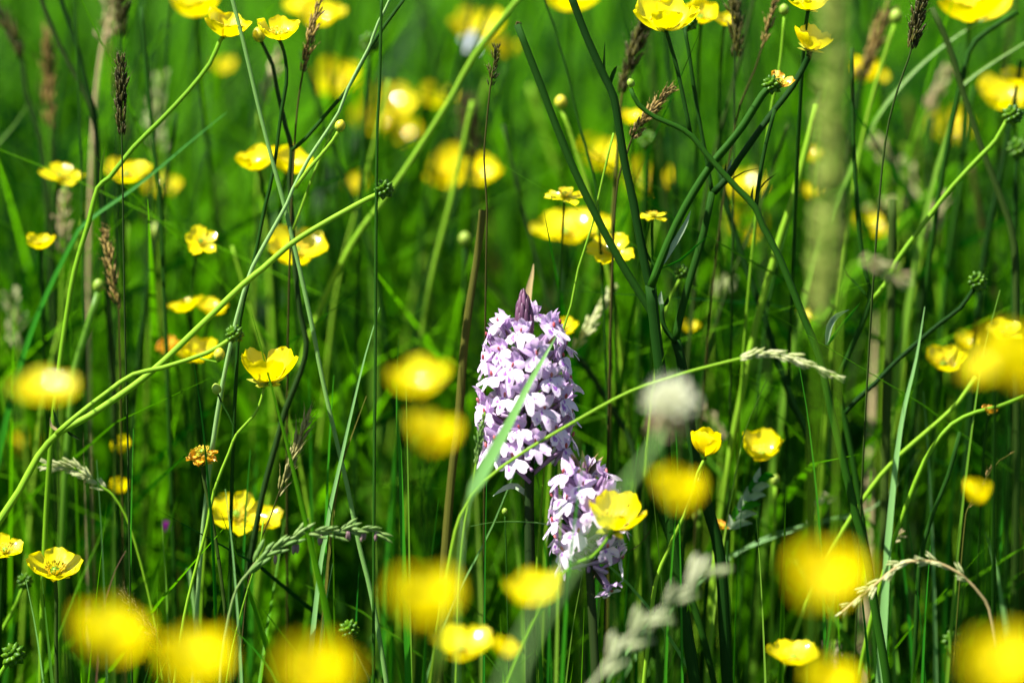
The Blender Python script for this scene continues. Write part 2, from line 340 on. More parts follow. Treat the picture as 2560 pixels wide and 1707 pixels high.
M['spk_tan'] = leafy('tan awned spikelet', (0.20, 0.20, 0.05), (0.44, 0.40, 0.17), 0.3, 0.55, 0.2)
SPK_AWN = spikelet_mesh('spk_tan', 0.5, 0.12)
SPK_RYE = spikelet_mesh('spk_green', 0.0, 0.13)
ANTHER = mesh('anther', *ellipsoid(4, 5, 0.18, 0.5), M['anther'])

# ------------------------------------------------------------------ builders
def add_flower(t, u, v, d, size, tilt=(0, 0.2), kind='bowl', spin=None, petals=5, sepals=True):
    """size in pixels across at that depth; returns the point where the stem meets it"""
    ax = (Vector((0, 0, 1)) + CR*tilt[0] - Vector((0, 1, 0))*tilt[1]).normalized()
    S = mm(size, d); spread = {'goblet': 0.78, 'deep': 0.66, 'cup': 0.89, 'bowl': 0.93, 'open': 1.06, 'flat': 1.10, 'closed': 0.56, 'old': 0.9, 'wilt': 0.7}[kind]; S /= spread
    base = px(u, v, d) - ax*(HGT[kind]*S*0.5)
    sp = random.uniform(0, 6.28) if spin is None else spin
    fl = t.put('flower', CENTRE, frame_mat(base, ax, sp, S))
    for i in range(petals):
        a = i*2*math.pi/5 + random.uniform(-.12, .12)
        m = Matrix.Rotation(a, 4, 'Z') @ Matrix.Translation((0, 0, 0.006*(i % 2))) @ Matrix.Rotation(random.uniform(-.14, .12), 4, 'Y') @ Matrix.Rotation(random.uniform(-.16, .16), 4, 'X') @ Matrix.Scale(random.uniform(.93, 1.06), 4)
        t.put('petal', random.choice(PET[kind]), m, fl)
    if sepals:
        for i in range(5):
            m = Matrix.Rotation(i*1.2566+0.6, 4, 'Z') @ Matrix.Translation((0.03, 0, -0.03)) @ Matrix.Rotation(random.uniform(-.25, .15) - (0.5 if kind in ('cup', 'closed') else 0), 4, 'Y')
            t.put('sepal', random.choice(SEPAL), m, fl)
    return base - ax*0.02*S, ax
def add_seed(t, u, v, d, size, ax=Vector((0, -0.2, 1))):
    c = px(u, v, d); S = mm(size, d); o = t.put('seed_head', SEEDCORE, frame_mat(c, ax, 0, S))
    n = 30
    for k in range(n):
        z = 1-2*(k+.5)/n*0.95; a = k*2.39996; r = math.sqrt(max(0, 1-z*z)); nn = Vector((r*math.cos(a), r*math.sin(a), z))
        t.put('achene', ACHENE, frame_mat(nn*0.33, nn+Vector((random.uniform(-.25, .25), random.uniform(-.25, .25), 0.3)), a, random.uniform(.8, 1.05)), o)
    return c - ax.normalized()*S*0.3
def add_bud(t, u, v, d, size, ax=Vector((0, 0, 1)), mat='bud'):
    c = px(u, v, d); S = mm(size, d); o = t.put('bud', BUDM[mat], frame_mat(c, ax, 0, S))
    for i in range(5):
        t.put('sepal', BUDSEP, Matrix.Rotation(i*1.2566, 4, 'Z') @ Matrix.Translation((0.20, 0, -0.48)) @ Matrix.Rotation(-0.55, 4, 'Y'), o)
    return c - ax.normalized()*S*0.45
def add_leaf(t, name, pts, w, mat, d=0.0, roll=0.5, fold=0.5, prof='lance', twist=0.0):
    path, par = smooth_path(pth(pts, d), 0.004)
    W = [mm(w, d)*(math.sin(math.pi*(0.1+0.9*s**0.8))**0.8 if prof == 'lance' else (1-s**2.2)*0.94+0.05) if s < 1 else 0.0001 for s in par]
    return t.geo(name, *ribbon(path, W, roll, fold, twist), M[mat])
def buttercup(label, main, d=0.0, w=(9, 11), mat='stem', flowers=(), seeds=(), buds=(), branches=(), leaves=(), group=None, lean=0.28):
    """main: pixel path from top to bottom (carried on to the ground); flowers etc. are parts"""
    P = to_ground(pth(main, d), lean); t = Thing('buttercup_plant', P[-1], label, 'buttercup', group)
    tops = [add_flower(t, *f) for f in flowers] + [(add_seed(t, *q), None) for q in seeds] + [(add_bud(t, *b), None) for b in buds]
    runs = [('stem', P, mm(w[0], d), mm(w[1], d), mat, 8)] + [('branch', pth(b[0], b[1]), mm(b[2][0], b[1]), mm(b[2][1], b[1]), b[3], 7) for b in branches]
    for b, ax in tops:                       # carry the nearest stalk up into the flower, bud or seed head
        n, run = min(((r_[1][0]-b).length, k) for k, r_ in enumerate(runs))
        if 0.0015 < n < 0.02:
            p0 = runs[run][1][0]
            if ax is not None and n > 0.004: runs[run][1].insert(0, b - ax*min(0.004, n*0.5)); n = 0.004
            runs[run][1].insert(0, b)
    for nm, Q, w0, w1, mt, sd in runs: t.tube(nm, Q, w0, w1, M[mt], sd)
    for l in leaves: add_leaf(t, 'leaf', *l)
    return t
def lone_buttercup(label, u, v, d, size, tilt=None, kind='bowl', group=None, lean=None, spin=None, petals=5, mat='stem', w=None, sepals=None):
    """a flower whose stem simply runs down into the grass"""
    if d > 0.03: size *= 1.1
    if d > 0.03 and kind == 'bowl' and random.random() < 0.6: kind = 'cup'
    if tilt is None: tilt = (random.uniform(-.25, .25), random.uniform(-.05, .45))
    t0 = Thing('buttercup_plant', Vector((0, 0, 0)), label, 'buttercup', group)
    lx = random.uniform(-60, 60) if lean is None else lean
    ax = (Vector((0, 0, 1)) + CR*tilt[0] - Vector((0, 1, 0))*tilt[1]).normalized()
    S = mm(size, d)/{'goblet': 0.78, 'deep': 0.66, 'cup': 0.89, 'bowl': 0.93, 'open': 1.06, 'flat': 1.10, 'closed': 0.56, 'old': 0.9, 'wilt': 0.7}[kind]
    b = px(u, v, d) - ax*(HGT[kind]*S*0.5)
    P = [b + ax*0.02*S, b - ax*0.012, b - ax*0.02 + Vector((mm(lx)*.25, 0.0, -0.022)), b - ax*0.02 + Vector((mm(lx)*.8, 0.006, -0.08))]
    P = to_ground(P, 0.25); t0.loc = Vector((P[-1].x, P[-1].y, 0)); t0.o.location = t0.loc
    ww = w or random.uniform(8, 11)
    t0.tube('stem', P, mm(ww*.8), mm(ww*1.2), M[mat], 6)
    add_flower(t0, u, v, d, size, tilt, kind, spin, petals, (abs(d) < 0.07) if sepals is None else sepals)
    return t0
def spike(t, pts, d, n, ln, mat, spread=0.35, rows=None, base_r=2.0, taper=(0.75, 1.0, 0.6), jitter=0.15, me=None, wide=1.0):
    """spikelets along a pixel path (tip first)"""
    path, par = smooth_path(pth(pts, d), 0.002); path = path[::-1]; T, N = frames(path); m = len(path)
    for k in range(n):
        s = (k+0.5)/n; i = min(m-1, int(s*(m-1))); p = path[i]; tt = T[i]
        sc = ln*(taper[0]+(taper[1]-taper[0])*min(1, s*2.2) if s < .45 else taper[1]+(taper[2]-taper[1])*(s-.45)/.55)
        if rows == 2:
            side = tt.cross(CF).normalized()*(1 if k % 2 else -1); out = (side + CF*random.uniform(-.3, .3)).normalized()
        else:
            a = k*2.39996+random.uniform(-.4, .4); b = tt.cross(N[i]); out = N[i]*math.cos(a)+b*math.sin(a)
        dr = (tt + out*(spread*random.uniform(.6, 1.4)) + Vector((random.uniform(-jitter, jitter), random.uniform(-jitter, jitter), random.uniform(-jitter, jitter)))).normalized()
        L = mm(sc, d)*random.uniform(.85, 1.12)
        o = t.put('spikelet', me or SPK[mat], frame_mat(p + out*mm(base_r, d), dr, random.uniform(0, 6.28), L)); o.scale = (L*wide, L*wide, L)
def grass_head(label, name, head, stalk, d, n, ln, mat, w=4, smat='stem_dark', spread=0.35, rows=None, cat='grass', group=None, me=None, taper=(0.75, 1.0, 0.6), wide=1.0, base_r=2.0, lean=0.28, jitter=0.15):
    """head and stalk are pixel paths, tip first"""
    full = list(head)+list(stalk); P = to_ground(pth(full, d), lean)
    t = Thing(name, P[-1], label, cat, group); t.tube('stalk', P, mm(w*.7, d), mm(w*1.25, d), M[smat], 6)
    spike(t, head, d, n, ln, mat, spread, rows, base_r, taper, jitter, me, wide); return t
def blade(label, pts, w, mat='blade', d=0.0, roll=0.4, fold=0.35, twist=0.3, group=None, ground=True, name='grass_plant', prof='grass', lean=0.28, narrow=None, taper=0.16):
    """a single grass blade, tip first; one mesh"""
    P = pth(pts, d); full = (P[-1]-P[0]).length*1.02
    if ground: P = to_ground(P, lean)
    path, par = smooth_path(P, 0.006); n = len(path); base = path[-1]
    cum = [0.0]
    for i in range(1, n): cum.append(cum[-1]+(path[i]-path[i-1]).length)
    W = []
    for c in cum:
        s = c/taper; W.append(max(0.0003, mm(w, d)*min(1.0, s**0.7 + 0.02)))
        if narrow: W[-1] = min(W[-1], mm(narrow) + mm(w)*max(0, min(1, (full-c)/0.02)))
    V, Fc, UV = ribbon(path, W, roll, fold, twist); base = Vector((base.x, base.y, max(0, base.z)))
    o = link(name, mesh(name, [v-base for v in V], Fc, UV, M[mat])); o.location = base
    return tag(o, label, 'grass blade', group)
def stalk(label, pts, w, mat='stem', d=0.0, group=None, name='grass_stalk', w2=None, cat='grass stalk', lean=0.28, ground=True):
    P = to_ground(pth(pts, d), lean) if ground else pth(pts, d); path, par = smooth_path(P); b = Vector((P[-1].x, P[-1].y, max(0, P[-1].z)))
    R = [0.58*mm(w+((w2 or w*1.2)-w)*s, d)*(1+0.06*math.sin(31*s)*math.sin(11*s)) for s in par]
    V, Fc, UV = tube(path, R, 7); o = link(name, mesh(name, [v-b for v in V], Fc, UV, M[mat])); o.location = b
    return tag(o, label, cat, group)

# ------------------------------------------------------------------ setting
def build_ground():
    n = 48; V, Fc, UV = [], [], []
    xs = [math.copysign(abs(t)**3*250, t) for t in np.linspace(-1, 1, n)]
    for y in xs:
        for x in xs: V.append((x, y+1.5, 0)); UV.append((x, y))
    for j in range(n-1):
        for i in range(n-1): Fc.append((j*n+i, j*n+i+1, (j+1)*n+i+1, (j+1)*n+i))
    o = link('ground', mesh('ground', V, Fc, UV, M['ground'])); o['kind'] = 'structure'; o['label'] = 'near-black meadow soil under the grass'
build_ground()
def project(P):
    rel = P - np.array(CP); f = rel @ np.array(CF); f = np.where(np.abs(f) < 1e-6, 1e-6, f)
    return 1280 + (rel @ np.array(CR))/f/K, 853.5 - (rel @ np.array(CU))/f/K, f
def build_grass(name, label, n, xr, yr, hr, wr, lean, near=False, tint=(0, 1), seed=1, keep_front=0.0, top_v=None, nearpow=1.0, gaps=0.0):
    g = np.random.default_rng(seed)
    x = g.uniform(*xr, n); y = yr[0] + (yr[1]-yr[0])*g.random(n)**nearpow
    h = g.uniform(hr[0], hr[1], n)*(0.75+0.35*g.random(n)); w = g.uniform(wr[0], wr[1], n)
    ph = g.uniform(0, 2*np.pi, n); ln = np.abs(g.normal(0, lean, n)); wa = g.uniform(0, np.pi, n); droop = np.where(g.random(n) < 0.3, g.uniform(0.2, 0.6, n), 0.05)
    ns = 6; s = np.linspace(0, 1, ns+1)
    hx = (ln[:, None]*s[None]**1.7)*h[:, None]; zz = h[:, None]*(s[None]-droop[:, None]*0.45*s[None]**3.2*(ln[:, None] > 0.2))
    cx = x[:, None]+np.cos(ph)[:, None]*hx; cyy = y[:, None]+np.sin(ph)[:, None]*hx
    C = np.stack([cx, cyy, zz], -1)                       # n, ns+1, 3
    U_, V_, D_ = project(C.reshape(-1, 3)); U_ = U_.reshape(n, -1); V_ = V_.reshape(n, -1); D_ = D_.reshape(n, -1)
    inside = ((U_ > -60) & (U_ < 2620) & (V_ > -60) & (V_ < 1760) & (D_ > 0.05)).any(1)
    front = (D_.min(1) < FD-0.03) | (y < 1.02)
    ok = ~(inside & front & (g.random(n) >= keep_front)) & (D_.min(1) > 0.3)
    if top_v is not None:                                   # keep the sharp zone mostly to the listed plants
        zone = (D_.mean(1) < FD+0.17) & inside & (V_.min(1) < top_v + 350*g.random(n)) & (g.random(n) > 0.10)
        ok &= ~zone
    gap = np.sin(x*31+1.7*np.sin(y*13)+2)*np.sin(y*21+x*7)   # grass left out so the near-black ground shows as dark pockets
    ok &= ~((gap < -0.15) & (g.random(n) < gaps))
    C = C[ok]; w = w[ok]; wa = wa[ok]; n = len(w); tw = g.uniform(-1.2, 1.2, n)
    ang = wa[:, None]+tw[:, None]*s[None]
    W = np.stack([np.cos(ang), np.sin(ang), np.zeros_like(ang)], -1); Nn = np.stack([-np.sin(ang), np.cos(ang), np.zeros_like(ang)], -1)
    prof = (w[:, None]*0.5*np.clip(1.02-s[None]**2.4, 0.01, 1))[..., None]
    P = np.stack([C-W*prof+Nn*prof*0.35, C, C+W*prof+Nn*prof*0.35], 2)    # n, ns+1, 3, 3
    vert = P.reshape(-1, 3); stride = (ns+1)*3
    fl = []
    for i in range(ns):
        a = i*3; fl += [(a, a+1, a+4, a+3), (a+1, a+2, a+5, a+4)]
    faces = (np.array(fl)[None]+np.arange(n)[:, None, None]*stride).reshape(-1, 4)
    me = bpy.data.meshes.new(name); me.vertices.add(len(vert)); me.vertices.foreach_set('co', vert.astype(np.float32).ravel())
    nf = len(faces); me.loops.add(nf*4); me.loops.foreach_set('vertex_index', faces.astype(np.int32).ravel())
    me.polygons.add(nf); me.polygons.foreach_set('loop_start', np.arange(nf, dtype=np.int32)*4)
    me.polygons.foreach_set('use_smooth', np.ones(nf, dtype=bool)); me.update(calc_edges=True)
    cl = 0.5+0.5*np.sin(C[:, 0, 0]*23+2*np.sin(C[:, 0, 1]*9))*np.sin(C[:, 0, 1]*17+C[:, 0, 0]*11)
    tn = np.repeat(np.clip(g.uniform(tint[0], tint[1], n)*0.75+cl*0.4-0.08, 0, 1), stride).astype(np.float32)
    at = me.attributes.new('tint', 'FLOAT', 'POINT'); at.data.foreach_set('value', tn)
    uv = np.tile(np.stack([np.tile([0, .5, 1.], ns+1), np.repeat(s, 3)], -1), (n, 1)); ul = me.uv_layers.new(name='UVMap'); ul.data.foreach_set('uv', uv[faces.ravel()].astype(np.float32).ravel())
    me.validate(); me.materials.append(M['grass'])
    o = link(name, me); tag(o, label, 'grass', None, 'stuff'); return o
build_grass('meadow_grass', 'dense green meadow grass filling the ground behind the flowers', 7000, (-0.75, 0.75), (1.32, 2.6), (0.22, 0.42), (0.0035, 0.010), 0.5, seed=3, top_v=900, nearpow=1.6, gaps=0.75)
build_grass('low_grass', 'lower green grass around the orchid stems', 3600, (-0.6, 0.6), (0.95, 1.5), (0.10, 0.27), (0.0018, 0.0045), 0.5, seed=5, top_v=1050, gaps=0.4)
build_grass('far_grass', 'distant meadow grass beyond the flowers', 12000, (-3, 3), (2.5, 8), (0.28, 0.45), (0.005, 0.012), 0.4, seed=8, tint=(-0.2, 0.7), gaps=0.6)
build_grass('side_grass', 'meadow grass growing to either side and near the viewer', 7000, (-2.2, 2.2), (0.1, 2.6), (0.12, 0.34), (0.003, 0.006), 0.28, seed=9, top_v=-2000)
build_grass('leaning_grass', 'broad bright leaning grass leaves among the background grass', 480, (-0.42, 0.42), (1.36, 2.0), (0.26, 0.42), (0.006, 0.012), 0.8, seed=14, tint=(0.9, 1.5), top_v=700)
build_grass('dark_grass', 'dark broad leaning grass leaves among the background grass', 1500, (-0.42, 0.42), (1.32, 1.9), (0.26, 0.44), (0.005, 0.011), 0.75, seed=15, tint=(-0.6, 0.05), top_v=700)  # darkest tint of the meadow grass colours
build_grass('tangled_grass', 'thin crossing grass stems tangled behind the flowers', 1000, (-0.5, 0.5), (1.28, 1.62), (0.26, 0.46), (0.0014, 0.003), 0.9, seed=19, tint=(-0.3, 1.2))
# ------------------------------------------------------------------ spotted orchids
def lip_mesh(seed):
    r = random.Random(seed); nr, na = 5, 20; V, UV, Fc = [], [], []
    sw = r.uniform(.92, 1.1); bend = r.uniform(.7, 1.3)
    for i in range(nr+1):
        s = i/nr
        for j in range(na+1):
            t = 2*j/na-1; th = t*math.radians(84)
            a = abs(math.degrees(th))
            R = 6.4 + 2.5*math.exp(-(a/13)**2) + 1.5*math.exp(-((a-47)/19)**2) - 2.6*math.exp(-((a-23)/7)**2) - 2.2*max(0, (a-66)/18)**1.5
            R += 0.45*math.sin(j*2.4+seed)*(a > 26)
            rr = R*s; y = math.sin(th)*rr*sw; dn = math.cos(th)*rr
            out = 0.42*dn - 0.022*bend*dn*dn - 0.014*y*y*bend + 0.5*math.sin(th*6+seed)*s*s
            V.append(((8.2+out)*1e-3, y*0.9e-3, -dn*0.92e-3 + 0.4e-3)); UV.append(((t*s+1)/2, s))
    for i in range(nr):
        for j in range(na):
            a = i*(na+1)+j; Fc.append((a, a+1, a+na+2, a+na+1))
    return mesh('lip', V, Fc, UV, M['lip'])
def hood_mesh(seed):
    """dorsal sepal and two petals arched into a hood"""
    r = random.Random(seed); parts = []
    for yaw, ln, wd in ((0, 7.4, 2.3), (0.5, 6.4, 1.9), (-0.5, 6.4, 1.9)):
        V, Fc, UV = lance(ln, wd, -1.25, 6, 0.45, seed)
        m = Matrix.Translation((7.4, math.sin(yaw)*1.4, 0.6)) @ Matrix.Rotation(-yaw*0.9, 4, 'X') @ Matrix.Rotation(-1.75+r.uniform(-.1, .1), 4, 'Y')
        parts.append(xform((V, Fc, UV), m))
    V, Fc, UV = join(parts); return mesh('hood', [Vector(v)*1e-3 for v in V], Fc, UV, M['orchid'])
def sepal_mesh(seed):
    V, Fc, UV = lance(7.8, 1.9, 0.35+0.3*random.Random(seed).random(), 6, 0.3, seed); return mesh('sepal', [Vector(v)*1e-3 for v in V], Fc, UV, M['orchid'])
def ovary_mesh():
    a = tube([Vector((-10, 0, -8)), Vector((-4, 0, -4.6)), Vector((2.5, 0, -1.4)), Vector((5.5, 0, -.3)), Vector((7.8, 0, 0.5))], [0.7, 0.9, 1.1, 1.1, 0.9], 6)
    b = tube([Vector((7.6, 0, 0.2)), Vector((5.5, 0.3, -1.8)), Vector((3.2, 0.4, -3.6)), Vector((1.6, 0.3, -5.2))], [0.95, 0.8, 0.65, 0.4], 6)
    V, Fc, UV = join([a, b]); return mesh('floret', [Vector(v)*1e-3 for v in V], Fc, UV, M['ovary'])
LIP = [lip_mesh(k) for k in range(5)]; HOOD = [hood_mesh(k) for k in range(3)]; OSEP = [sepal_mesh(k) for k in range(4)]; OVARY = ovary_mesh()
V_, F_, U_ = ellipsoid(6, 5, 0.6, 1.15); COLUMN = mesh('column', [Vector(v)*1e-3 for v in V_], F_, U_, M['column'])
V_, F_, U_ = lance(14, 1.6, 0.5, 6, 0.5, 2); BRACT = mesh('bract', [Vector(v)*1e-3 for v in V_], F_, U_, M['bract'])
V_, F_, U_ = ellipsoid(7, 7, 1.35, 4.2, tip=0.6); OBUD = mesh('bud', [Vector(v)*1e-3 for v in V_], F_, U_, M['orchid_bud'])
def floret(t, pos, outdir, updir, sc=1.0, roll=0.0, droop=0.0):
    x = outdir.normalized(); z = (updir - x*updir.dot(x)).normalized(); y = z.cross(x)
    m = Matrix.Translation(pos) @ Matrix((x, y, z)).transposed().to_4x4() @ Matrix.Rotation(droop, 4, 'Y') @ Matrix.Rotation(roll, 4, 'X') @ Matrix.Scale(sc, 4)
    f = t.put('floret', OVARY, m)
    R = random.uniform
    t.put('lip', random.choice(LIP), Matrix.Translation((8.2e-3, 0, 0)) @ Matrix.Rotation(R(-.3, .3), 4, 'Y') @ Matrix.Rotation(R(-.15, .15), 4, 'X') @ Matrix.Translation((-8.2e-3, 0, 0)) @ Matrix.Diagonal((1, R(.9, 1.1), R(.9, 1.1), 1)), f)
    for s in (-1, 1):
        sm = Matrix.Translation((7.6e-3, s*0.9e-3, 0.8e-3)) @ Matrix.Rotation(s*R(0.75, 1.25), 4, 'X') @ Matrix.Rotation(-1.5+R(-.15, .45), 4, 'Y') @ Matrix.Rotation(R(-.5, .5), 4, 'X')
        t.put('sepal', random.choice(OSEP), sm, f)
    t.put('hood', random.choice(HOOD), Matrix.Rotation(R(-.1, .1), 4, 'X'), f)
    t.put('column', COLUMN, Matrix.Translation((8.9e-3, 0, 1.5e-3)) @ Matrix.Rotation(0.3, 4, 'Y'), f)
    t.put('bract', BRACT, Matrix.Translation((-6e-3, 0, -6e-3)) @ Matrix.Rotation(R(-.55, -.05), 4, 'Y'), f)
def orchid(label, top, bot, n, prof, sc, stem_pts, d=0.0, nbud=16, bud_h=70, bud_w=46, bud_sc=1.0, w=30, leaves=(), skip=lambda s, a: False):
    """top / bot: pixel ends of the open florets on the axis; prof: half-width in px along it, top to bottom"""
    P = [px(*top, d) , px(*bot, d)] ; path = to_ground([P[0]+(P[0]-P[1]).normalized()*mm(bud_h*.6)] + P + pth(stem_pts, d), 0.3)
    t = Thing('orchid_plant', path[-1], label, 'orchid'); t.tube('stem', path, mm(w*.55), mm(w), M['orchid_stem'], 9)
    ax = (P[0]-P[1]).normalized(); a0 = ax.orthogonal().normalized(); b0 = ax.cross(a0)
    for k in range(n):
        s = (k+.4)/n; a = k*2.39996+0.5
        o = a0*math.cos(a)+b0*math.sin(a); pos = P[0] + (P[1]-P[0])*s
        hw = np.interp(s, np.linspace(0, 1, len(prof)), prof); ext = mm(hw, d); fl = 10.5e-3*sc
        if skip(s, a): continue
        off = max(0.0015, ext-fl) ; rise = np.interp(s, [0, .25, 1], [0.55, 0.22, -0.05])
        floret(t, pos + o*(off*0.95) + ax*random.uniform(-1, 1)*0.0012, (o+ax*(rise+random.uniform(-.12, .12))), ax, sc*np.interp(s, [0, .12, .3, 1], [.9, .97, 1, 1])*random.uniform(.85, 1.1), random.uniform(-.4, .4), random.uniform(-.25, .3))
    for k in range(nbud):
        s = (k+.5)/nbud; a = k*2.39996; o = a0*math.cos(a)+b0*math.sin(a)
        pos = P[0] + ax*mm(bud_h*(s*0.95-0.15)); r = mm(bud_w*.34)*math.sqrt(max(0.02, 1-s*s))
        bs = bud_sc*(1.0-.3*s)
        t.put('bud', OBUD, frame_mat(pos+o*r, ax*1.0+o*0.10*(1-s)-o*0.15*s, a, bs))
    return t, ax, P
orc, oax, oP = orchid('tall pale lilac spotted orchid with purple bud tip, many florets on a thick dark stem', (1311, 812), (1322, 1150), 52,
    [108, 124, 128, 129, 132, 134, 130, 116], 0.94, [(1322, 1250), (1324, 1420), (1326, 1690)], 0.0, 24, 90, 54, 0.95, 30)
add_leaf(orc, 'leaf', [(1322, 1245), (1290, 1218), (1262, 1222), (1232, 1240)], 22, 'silver', 0.0, 0.8, 0.4)
add_leaf(orc, 'leaf', [(1326, 1560), (1360, 1480), (1420, 1400), (1450, 1390)], 40, 'blade', 0.03, 0.9, 0.4)
orc2, _, _ = orchid('short lilac spotted orchid with brown-tipped bracts, buttercup in front of it', (1462, 1190), (1472, 1395), 25,
    [78, 96, 102, 106, 104, 98], 0.94, [(1478, 1480), (1484, 1580), (1490, 1700)], -0.012, 5, 30, 22, 0.7, 26)
for k, (u, v, du) in enumerate(((1452, 1152, -12), (1462, 1140, -14), (1438, 1160, -26), (1472, 1160, 4), (1482, 1165, 14), (1447, 1165, -20))):
    orc2.put('bract', BRACT, frame_mat(px(1462, 1195, -0.012), px(u, v, -0.012)-px(1462, 1195, -0.012), k, 1.0) @ Matrix.Rotation(-math.pi/2, 4, 'Y') @ Matrix.Scale(0.75, 4))
wf = px(1508, 1430, -0.012); floret(orc2, wf, Vector((0.55, -0.75, -0.5)), Vector((0.2, 0, 1)), 0.9, 0.3, 0.4)
orc2.tube('pedicel', [px(1480, 1400, -.012), px(1495, 1415, -.012), wf], 0.0012, 0.001, M['ovary'], 5)
blade('tan pointed leaf tip standing right behind the purple bud tip of the tall orchid', [(1334, 660), (1330, 690), (1322, 730), (1318, 790), (1318, 900)], 19, 'straw', 0.02, 0.2, 0.5, 0.1, narrow=8, taper=0.012)
# tiny flies on the florets
def insect(label, u, v, d, size):
    c = px(u, v, d); S = mm(size, d); t = Thing('fly', c, label, 'fly', 'tiny black flies on the orchids'); t.loc = c; t.o.location = c
    b = ellipsoid(6, 5, 0.16, 0.3); h = xform(ellipsoid(5, 4, 0.13, 0.13), Matrix.Translation((0, 0, 0.36)))
    bo = t.put('body', mesh('body', *join([b, h]), M['insect']), frame_mat(c, Vector((0.3, -0.3, 1)), 0.4, S))
    for k in range(6):
        a = (1 if k % 2 else -1); z = -0.1+0.12*(k//2)
        V, Fc, UV = tube([Vector((0.05*a, 0.1, z)), Vector((0.32*a, 0.18, z+.06*(k//2-1))), Vector((0.42*a, 0.02, z+.2*(k//2-1)))], [.03, .025, .015], 3)
        t.put('leg', mesh('leg', V, Fc, UV, M['insect']), Matrix.Identity(4), bo)
insect('tiny black fly on a floret of the tall orchid', 1345, 876, -0.019, 22)
insect('tiny black fly on a floret of the short orchid', 1549, 1226, -0.03, 20)

# ------------------------------------------------------------------ the tall branching buttercup beside the orchids
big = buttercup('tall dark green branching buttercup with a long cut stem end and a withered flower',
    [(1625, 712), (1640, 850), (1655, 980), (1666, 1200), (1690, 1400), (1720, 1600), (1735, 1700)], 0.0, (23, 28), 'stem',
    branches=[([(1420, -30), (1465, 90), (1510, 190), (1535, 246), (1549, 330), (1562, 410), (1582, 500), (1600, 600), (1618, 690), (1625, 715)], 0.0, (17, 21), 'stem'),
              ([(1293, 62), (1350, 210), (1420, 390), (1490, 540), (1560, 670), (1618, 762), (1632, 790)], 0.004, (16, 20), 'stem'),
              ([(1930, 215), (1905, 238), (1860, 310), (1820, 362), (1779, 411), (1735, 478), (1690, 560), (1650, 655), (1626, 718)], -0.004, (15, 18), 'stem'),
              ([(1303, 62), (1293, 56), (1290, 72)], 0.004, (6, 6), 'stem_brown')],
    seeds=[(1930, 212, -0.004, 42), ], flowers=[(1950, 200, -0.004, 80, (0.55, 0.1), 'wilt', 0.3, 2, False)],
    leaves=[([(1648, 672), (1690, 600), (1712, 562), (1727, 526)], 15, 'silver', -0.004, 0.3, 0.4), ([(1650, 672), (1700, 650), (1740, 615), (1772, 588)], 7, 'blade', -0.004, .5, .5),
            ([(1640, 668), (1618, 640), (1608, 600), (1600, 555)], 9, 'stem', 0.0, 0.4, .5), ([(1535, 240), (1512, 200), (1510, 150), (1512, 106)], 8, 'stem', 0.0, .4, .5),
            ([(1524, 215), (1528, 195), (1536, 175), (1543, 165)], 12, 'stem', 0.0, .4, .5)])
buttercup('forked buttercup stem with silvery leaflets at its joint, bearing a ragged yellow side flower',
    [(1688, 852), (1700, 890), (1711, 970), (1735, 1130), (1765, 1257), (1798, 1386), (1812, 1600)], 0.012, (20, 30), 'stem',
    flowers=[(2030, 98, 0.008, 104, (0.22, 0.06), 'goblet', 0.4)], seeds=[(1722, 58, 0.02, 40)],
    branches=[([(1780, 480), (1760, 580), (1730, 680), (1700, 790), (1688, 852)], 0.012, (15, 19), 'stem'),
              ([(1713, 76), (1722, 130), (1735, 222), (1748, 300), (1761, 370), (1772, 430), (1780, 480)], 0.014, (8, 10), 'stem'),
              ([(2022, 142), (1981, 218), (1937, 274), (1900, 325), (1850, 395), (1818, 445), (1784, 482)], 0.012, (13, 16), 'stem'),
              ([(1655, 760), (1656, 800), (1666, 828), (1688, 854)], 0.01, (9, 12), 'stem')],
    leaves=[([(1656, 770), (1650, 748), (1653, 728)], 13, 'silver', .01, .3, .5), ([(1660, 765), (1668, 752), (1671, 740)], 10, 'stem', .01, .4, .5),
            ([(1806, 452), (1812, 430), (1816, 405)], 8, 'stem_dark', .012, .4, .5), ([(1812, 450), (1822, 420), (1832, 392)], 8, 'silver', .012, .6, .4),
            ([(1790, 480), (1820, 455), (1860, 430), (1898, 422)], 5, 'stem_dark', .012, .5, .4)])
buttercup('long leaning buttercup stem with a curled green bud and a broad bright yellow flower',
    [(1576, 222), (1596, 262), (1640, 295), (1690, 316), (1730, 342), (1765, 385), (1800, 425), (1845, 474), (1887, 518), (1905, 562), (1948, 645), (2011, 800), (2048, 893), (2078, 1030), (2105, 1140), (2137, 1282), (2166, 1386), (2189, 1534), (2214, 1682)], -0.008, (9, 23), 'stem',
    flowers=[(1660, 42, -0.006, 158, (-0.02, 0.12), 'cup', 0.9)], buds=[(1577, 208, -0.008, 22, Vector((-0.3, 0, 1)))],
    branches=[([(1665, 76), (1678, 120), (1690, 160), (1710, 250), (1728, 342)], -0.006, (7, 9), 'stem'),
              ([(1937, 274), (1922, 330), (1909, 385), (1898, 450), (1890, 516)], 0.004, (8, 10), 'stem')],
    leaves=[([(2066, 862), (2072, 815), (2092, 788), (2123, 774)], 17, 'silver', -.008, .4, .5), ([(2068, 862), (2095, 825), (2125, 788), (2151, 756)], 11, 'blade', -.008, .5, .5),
            ([(1885, 516), (1878, 495), (1884, 462)], 9, 'stem_dark', -.008, .4, .5), ([(1890, 506), (1900, 470), (1925, 445), (1942, 434)], 5, 'stem_dark', -.008, .4, .5)])
